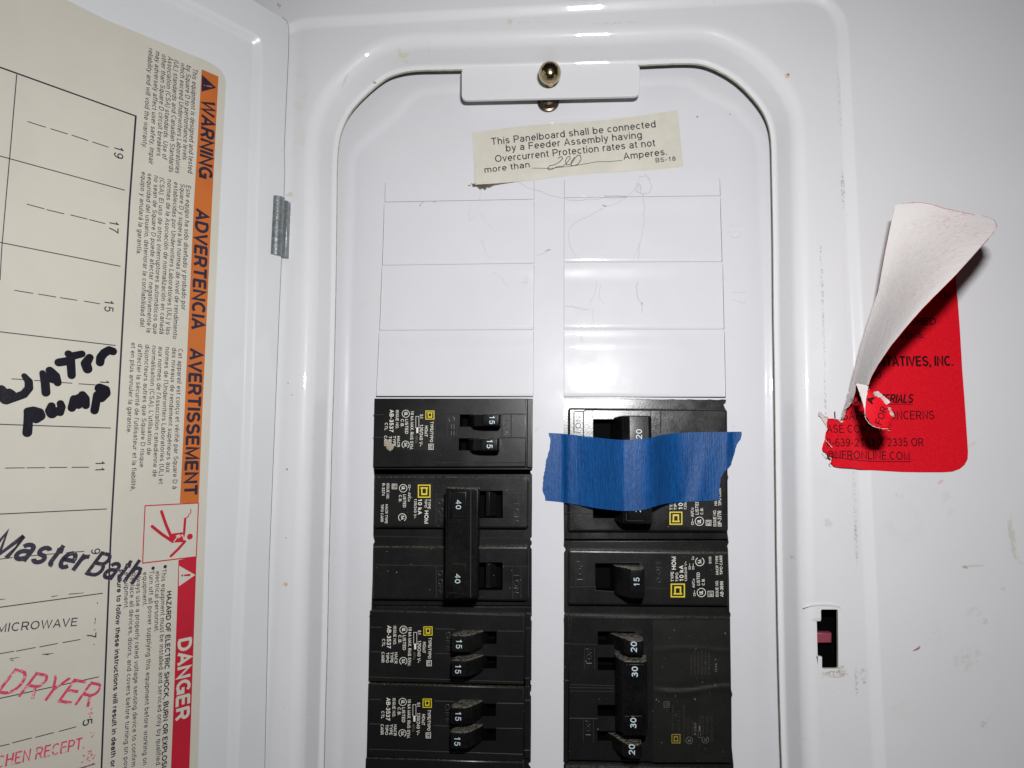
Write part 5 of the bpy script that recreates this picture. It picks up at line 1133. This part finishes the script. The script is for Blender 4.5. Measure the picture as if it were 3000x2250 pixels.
# ------------------------------------------------------------------ lettering: a plain grotesque drawn as ribbons
# cap height 10, x-height 7.2; each glyph: width, strokes of points (x, y) and arcs (cx, cy, rx, ry, from, to)
O_ = lambda cx, cy, rx, ry: [(cx, cy, rx, ry, 0, 360)]
ST = lambda x=.9, a=0, b=10: [(x, a), (x, b)]
GL = {
'A': (8, [(.4,0),(4,9.6),(7.6,0)], [(1.7,3.3),(6.3,3.3)]), 'B': (7.6, ST(), [(.9,9.4),(4.4,9.4),(4.4,7.3,2.1,2.1,90,-90),(.9,5.2)], [(4.4,5.2),(4.5,2.9,2.4,2.3,90,-90),(.9,.6)]),
'C': (8.2, [(4.5,5,3.7,4.4,48,312)]), 'D': (8.2, ST(), [(.9,9.4),(3.8,9.4),(3.8,5,3.7,4.4,90,-90),(.9,.6)]), 'E': (7, ST(), [(.9,9.4),(6.7,9.4)], [(.9,5.2),(6.3,5.2)], [(.9,.6),(6.9,.6)]),
'F': (6.6, ST(), [(.9,9.4),(6.6,9.4)], [(.9,5),(5.9,5)]), 'G': (8.8, [(4.5,5,3.7,4.4,48,345)], [(8.1,0),(8.1,4.7),(4.8,4.7)]), 'H': (7.8, ST(), ST(6.9), [(.9,5.2),(6.9,5.2)]), 'I': (1.8, ST()),
'J': (6, [(5.1,10),(5.1,3),(3,3,2.1,2.4,0,-180)]), 'K': (7.6, ST(), [(.9,3.4),(7,10)], [(3.2,5.8),(7.3,0)]), 'L': (6.4, [(.9,10),(.9,.6),(6.3,.6)]), 'M': (9.2, [(.9,0),(.9,9.5),(4.6,.8),(8.3,9.5),(8.3,0)]),
'N': (8, [(.9,0),(.9,9.4),(7.1,.6),(7.1,10)]), 'O': (9.2, O_(4.6,5,3.9,4.4)), 'P': (7.4, ST(), [(.9,9.4),(4.5,9.4),(4.5,6.95,2.4,2.45,90,-90),(.9,4.5)]), 'Q': (9.2, O_(4.6,5,3.9,4.4), [(5.4,2.8),(8.4,-.2)]),
'R': (7.8, ST(), [(.9,9.4),(4.5,9.4),(4.5,7,2.4,2.4,90,-90),(.9,4.6)], [(4.4,4.6),(7.1,0)]), 'S': (7.6, [(3.8,7.2,2.8,2.2,25,270),(3.8,2.8,3,2.2,90,-165)]), 'T': (7.4, [(.1,9.4),(7.3,9.4)], [(3.7,0),(3.7,9.4)]),
'U': (8, [(.9,10),(.9,3.6),(4,3.6,3.1,3,180,360),(7.1,10)]), 'V': (7.8, [(.4,10),(3.9,.4),(7.4,10)]), 'W': (11.4, [(.4,10),(3.1,.5),(5.7,9.5),(8.3,.5),(11,10)]), 'X': (7.6, [(.5,0),(7.1,10)], [(.5,10),(7.1,0)]),
'Y': (7.6, [(.4,10),(3.8,4.4),(7.2,10)], [(3.8,4.4),(3.8,0)]), 'Z': (7.2, [(.6,9.4),(6.5,9.4),(.7,.6),(6.7,.6)]),
'a': (6.3, [(3.1,5,2.2,1.65,165,0),(5.3,0)], [(5.3,4.1),(2.9,3.9),(2.9,2.2,2.2,1.7,90,270),(3.1,2.5,2.2,2,270,360)]), 'b': (6.6, ST(.8), O_(3.4,3.6,2.5,3.1)), 'c': (6, [(3.3,3.6,2.6,3.1,48,312)]), 'd': (6.6, ST(5.8), O_(3.2,3.6,2.5,3.1)),
'e': (6.4, [(.8,3.7),(5.8,3.7),(3.3,3.6,2.5,3.1,2,315)]), 'f': (3.6, [(1.5,0),(1.5,7.9),(3,7.9,1.5,1.6,180,90),(3.6,9.5)], [(.1,6.8),(3.4,6.8)]), 'g': (6.6, O_(3.2,3.6,2.5,3.1), [(5.8,7.2),(5.8,-.4),(3.4,-.4,2.4,1.9,0,-155)]),
'h': (6.3, ST(.8), [(.8,4.4),(3.1,4.4,2.3,2.3,170,0),(5.4,0)]), 'i': (1.6, ST(.8,0,7.2), ST(.8,8.7,10)), 'j': (2, [(1.1,7.2),(1.1,-1.2),(.1,-1.2,1,1,0,-80)], ST(1.1,8.7,10)), 'k': (5.8, ST(.8), [(.8,2.5),(5,7.2)], [(2.5,4.3),(5.4,0)]), 'l': (1.6, ST(.8)),
'm': (9.6, ST(.8,0,7.2), [(.8,4.8),(2.8,4.8,2,1.9,170,0),(4.8,0)], [(4.8,4.8),(6.8,4.8,2,1.9,170,0),(8.8,0)]), 'n': (6.3, ST(.8,0,7.2), [(.8,4.4),(3.1,4.4,2.3,2.3,170,0),(5.4,0)]), 'o': (6.6, O_(3.3,3.6,2.6,3.1)), 'p': (6.6, ST(.8,-2.6,7.2), O_(3.4,3.6,2.5,3.1)),
'q': (6.6, ST(5.8,-2.6,7.2), O_(3.2,3.6,2.5,3.1)), 'r': (3.7, ST(.8,0,7.2), [(.8,4),(3,4.4,2.2,2.2,175,90),(3.6,6.6)]), 's': (5.8, [(2.9,5.2,2,1.55,25,270),(2.9,2.1,2.15,1.55,90,-165)]), 't': (3.4, [(1.5,9),(1.5,1.8),(2.7,1.8,1.2,1.2,180,270),(3.3,.6)], [(.1,6.8),(3.2,6.8)]),
'u': (6.3, [(.8,7.2),(.8,2.8),(3.1,2.8,2.3,2.3,180,360)], ST(5.4,0,7.2)), 'v': (5.8, [(.4,7.2),(2.9,.4),(5.4,7.2)]), 'w': (8.8, [(.4,7.2),(2.4,.5),(4.4,6.8),(6.4,.5),(8.4,7.2)]), 'x': (5.6, [(.4,0),(5.2,7.2)], [(.4,7.2),(5.2,0)]), 'y': (5.8, [(.4,7.2),(2.9,.5)], [(5.4,7.2),(2.4,-1.6),(1.6,-2.2),(.6,-2)]), 'z': (5.4, [(.5,6.6),(4.8,6.6),(.5,.6),(5,.6)]),
'0': (6.6, O_(3.3,5,2.6,4.4)), '1': (6.6, [(1.5,7.3),(3,7.8),(3.8,9.9)], ST(3.9,0,10)), '2': (6.6, [(3.3,6.9,2.5,2.5,168,-35),(.8,.6),(6.1,.6)]), '3': (6.6, [(3.2,7.3,2.2,2.1,160,-90),(2.4,5.2)], [(3.2,5.2),(3.2,2.9,2.6,2.3,90,-165)]),
'4': (6.6, [(4.7,0),(4.7,9.4),(.6,3),(6.4,3)]), '5': (6.6, [(5.8,9.4),(1.8,9.4),(1.1,5),(3.3,3.4,2.6,2.8,140,-160)]), '6': (6.6, O_(3.3,3.2,2.5,2.6), [(5.5,8.2),(3.6,4.8,2.9,4.6,70,180),(.8,3.2)]), '7': (6.6, [(.6,9.4),(6,9.4),(3.4,4.5),(2.4,0)]),
'8': (6.6, O_(3.3,7.3,2.2,2.1), O_(3.3,2.85,2.6,2.3)), '9': (6.6, O_(3.3,6.8,2.5,2.6), [(1.1,1.8),(3,5.2,2.9,4.6,-110,0),(5.8,6.8)]),
' ': (2.6,), '.': (1.6, ST(.8,0,1.3)), ',': (1.6, [(.9,1.3),(.9,0),(.4,-1.4)]), '-': (4, [(.4,3.8),(3.6,3.8)]), '/': (3.4, [(.1,-.2),(3.3,10.2)]), '(': (3.2, [(4.2,3.8,3.3,6.4,118,242)]), ')': (3.2, [(-1,3.8,3.3,6.4,62,-62)]),
'~': (6, [(.3,3.8),(1.7,3.8,1.4,1.1,180,20),(3,4),(4.3,4.2,1.3,1.1,200,360)]), "'": (1.6, ST(.8,7.2,10)), ':': (1.6, ST(.8,0,1.3), ST(.8,5.9,7.2)), '&': (8, [(7.6,0),(2,7.6),(3.3,7.8,1.6,1.6,190,-20),(1.2,3.6),(3.2,2.6,2.5,2,170,300),(7.2,4.6)]),
'@': (11, O_(5.4,4,2.3,2.6), [(7.8,6.6),(7.6,3),(8.8,3,1.2,1.4,180,300),(5.6,4,4.8,5,0,300)])}
for c_, b_, ac in (('é','e',[(2.8,8.2),(4.2,10)]), ('è','e',[(3.8,8.2),(2.4,10)]), ('á','a',[(2.6,8.2),(4,10)]), ('à','a',[(3.6,8.2),(2.2,10)]), ('ó','o',[(2.8,8.2),(4.2,10)]), ('ú','u',[(2.6,8.2),(4,10)]), ('í','i',[(.6,8.2),(2,10)]), ('ñ','n',[(1.4,8.6),(2.6,9.4),(3.8,8.6),(4.8,9.4)]), ('ç','c',[(3.4,.2),(3.8,-1.4),(2.6,-2.2)])):
    GL[c_] = GL[b_] + (ac,)
def path_of(st):
    out = []
    for q in st:
        if len(q) == 2: out.append(q)
        else:
            cx_, cy_, rx, ry, a0, a1 = q; n = max(3, int(abs(a1 - a0) / 24))
            out += [(cx_ + rx * math.cos(math.radians(a0 + (a1 - a0) * k / n)), cy_ + ry * math.sin(math.radians(a0 + (a1 - a0) * k / n))) for k in range(n + 1)]
    r = [out[0]]
    for q in out[1:]:
        if math.hypot(q[0] - r[-1][0], q[1] - r[-1][1]) > .05: r.append(q)
    return r
PATHS = {c: (v[0], [path_of(s) for s in v[1:]]) for c, v in GL.items()}
def ribbon(pts, hw):
    n = len(pts); closed = n > 3 and math.hypot(pts[0][0] - pts[-1][0], pts[0][1] - pts[-1][1]) < .3; L = []; R_ = []
    for i in range(n):
        p = Vector(pts[i]); a = Vector(pts[i - 1]) if i else (Vector(pts[-2]) if closed else None); b = Vector(pts[i + 1]) if i < n - 1 else (Vector(pts[1]) if closed else None)
        d1 = (p - a).normalized() if a else (b - p).normalized(); d2 = (b - p).normalized() if b else d1
        n1 = Vector((-d1.y, d1.x)); n2 = Vector((-d2.y, d2.x)); m_ = n1 + n2
        if m_.length < .3: m_ = n1
        m_.normalize(); k = hw / max(.5, m_.dot(n1)); L.append(p + m_ * k); R_.append(p - m_ * k)
    return L, R_
groups = {}
SOLO = ('sticker_lettering', 'raised_lettering', 'rating_number', 'stamped_word', 'circuit_number', 'embossed_number')
for s, p0, p1, h, mapf, mat_, parent, name, bold, shear in TX:
    hw = .62 + bold * 14; ridge = name in ('embossed_number', 'raised_lettering')
    if ridge: hw = .55
    x = 0; pieces = []
    for ch in s:
        wd_, ps = PATHS[ch]
        for ps_ in ps: pieces.append([(q[0] + x, q[1]) for q in ps_])
        x += wd_ + 1.35
    x -= 1.35
    A, B = mapf(*p0), mapf(*p1); d = (B - A); L = d.length; d.normalize()
    e1 = mapf(p0[0] + 5, p0[1]) - A; e2_ = mapf(p0[0], p0[1] + 5) - A; nrm = e2_.cross(e1).normalized()
    if nrm.z < 0: nrm = -nrm
    up = nrm.cross(d).normalized(); pu = Vector((p1[1] - p0[1], -(p1[0] - p0[0]))).normalized()
    mm = (mapf(p0[0] + pu.x * 8, p0[1] + pu.y * 8) - A).length / 8
    sy = h * mm / 10; sx = L / x
    key = (parent.name, name, mat_.name) + ((s, tuple(p0)) if name in SOLO else ())
    G = groups.setdefault(key, [Geo(), parent, mat_, name])[0]; hwx = hw
    for n_, pc in enumerate(pieces):
        # ribbon drawn in millimetres so that strokes keep an even weight
        pm = [(q[0] * sx + q[1] * sy * shear, q[1] * sy) for q in pc]; Lr, Rr = ribbon(pm, hw * (sx + sy) / 2)
        lift = nrm * (.004 * (n_ % 5)); k = len(pm)
        if ridge:
            hh = nrm * (.22 if name == 'embossed_number' else .10)
            vs = [A + d * q.x + up * q.y for q in Lr] + [A + d * q[0] + up * q[1] + hh + lift for q in pm] + [A + d * q.x + up * q.y for q in Rr]
            G.add(vs, [(i, k + i, k + i + 1, i + 1) for i in range(k - 1)] + [(k + i, 2 * k + i, 2 * k + i + 1, k + i + 1) for i in range(k - 1)], 0, True); continue
        vs = [A + d * q.x + up * q.y + lift for q in Lr + Rr]
        if mapf is Pst:
            for q in vs:
                i = (q.x - P(1385, 450, D).x) / (P(1995, 450, D).x - P(1385, 450, D).x); yy = P(1385 + 610 * i, 389 - 64 * i, D).y; yb = P(1385 + 610 * i, 544 - 64 * i, D).y
                j = (yy - q.y) / (yy - yb); q.z = sw(max(0, min(1, i)), max(0, min(1, j))) + .07 + .004 * (n_ % 5)
        elif parent is red and A.z < 5:
            for q in vs:
                t_ = max(0, min(1, (q.x - (st_x - 12)) / 16)); px_ = P(2408, 1300, 0).x; pe_ = P(2498, 1300, 0).x
                q.z = -1.4 + 1.4 * (t_ * t_ * (3 - 2 * t_)) + .22 + .004 * (n_ % 5) + 1.3 * max(0, min(1, 1 - (q.x - px_) / (pe_ - px_)))
        G.add(vs, [(i, k + i, k + i + 1, i + 1) for i in range(k - 1)], 0, False)
for G, parent, mat_, name in groups.values(): G.obj(name, mat_, parent)
# lettering belongs to the piece it is printed on
def centre(o):
    vs = o.data.vertices; return sum((v.co for v in vs), Vector()) / max(1, len(vs))
def base_name(o): return o.name.split('.')[0]
for root in [o for o in bpy.data.objects if o.type == 'EMPTY']:
    ch = list(root.children); by = lambda *n: [c for c in ch if base_name(c) in n]
    for names, hosts in ((('label_lettering', 'label_marks', 'emblem', 'circuit_number', 'stamped_word', 'marker_writing', 'ruled_lines', 'bullet', 'shock_pictogram'), ('printed_label', 'wrinkled_label', 'label_paper')),
                         (('warning_lettering', 'warning_triangle', 'warning_exclamation'), ('warning_band',)), (('danger_lettering', 'danger_triangle', 'danger_exclamation'), ('danger_band',)),
                         (('sticker_lettering', 'handwriting', 'underline'), ('paper', 'stuck_paper')), (('rating_number',), ('handle_face', 'handle', 'handle_tie')), (('raised_lettering', 'moulded_line'), ('body', 'end_strip')), (('embossed_number',), ('plate_sheet',))):
        hs = by(*hosts)
        if not hs: continue
        for c in by(*names):
            cc = centre(c); h_ = min(hs, key=lambda q: (centre(q) - cc).length)
            if base_name(c) == 'shock_bolt': continue
            c.parent = h_
print('objects', len(bpy.data.objects))
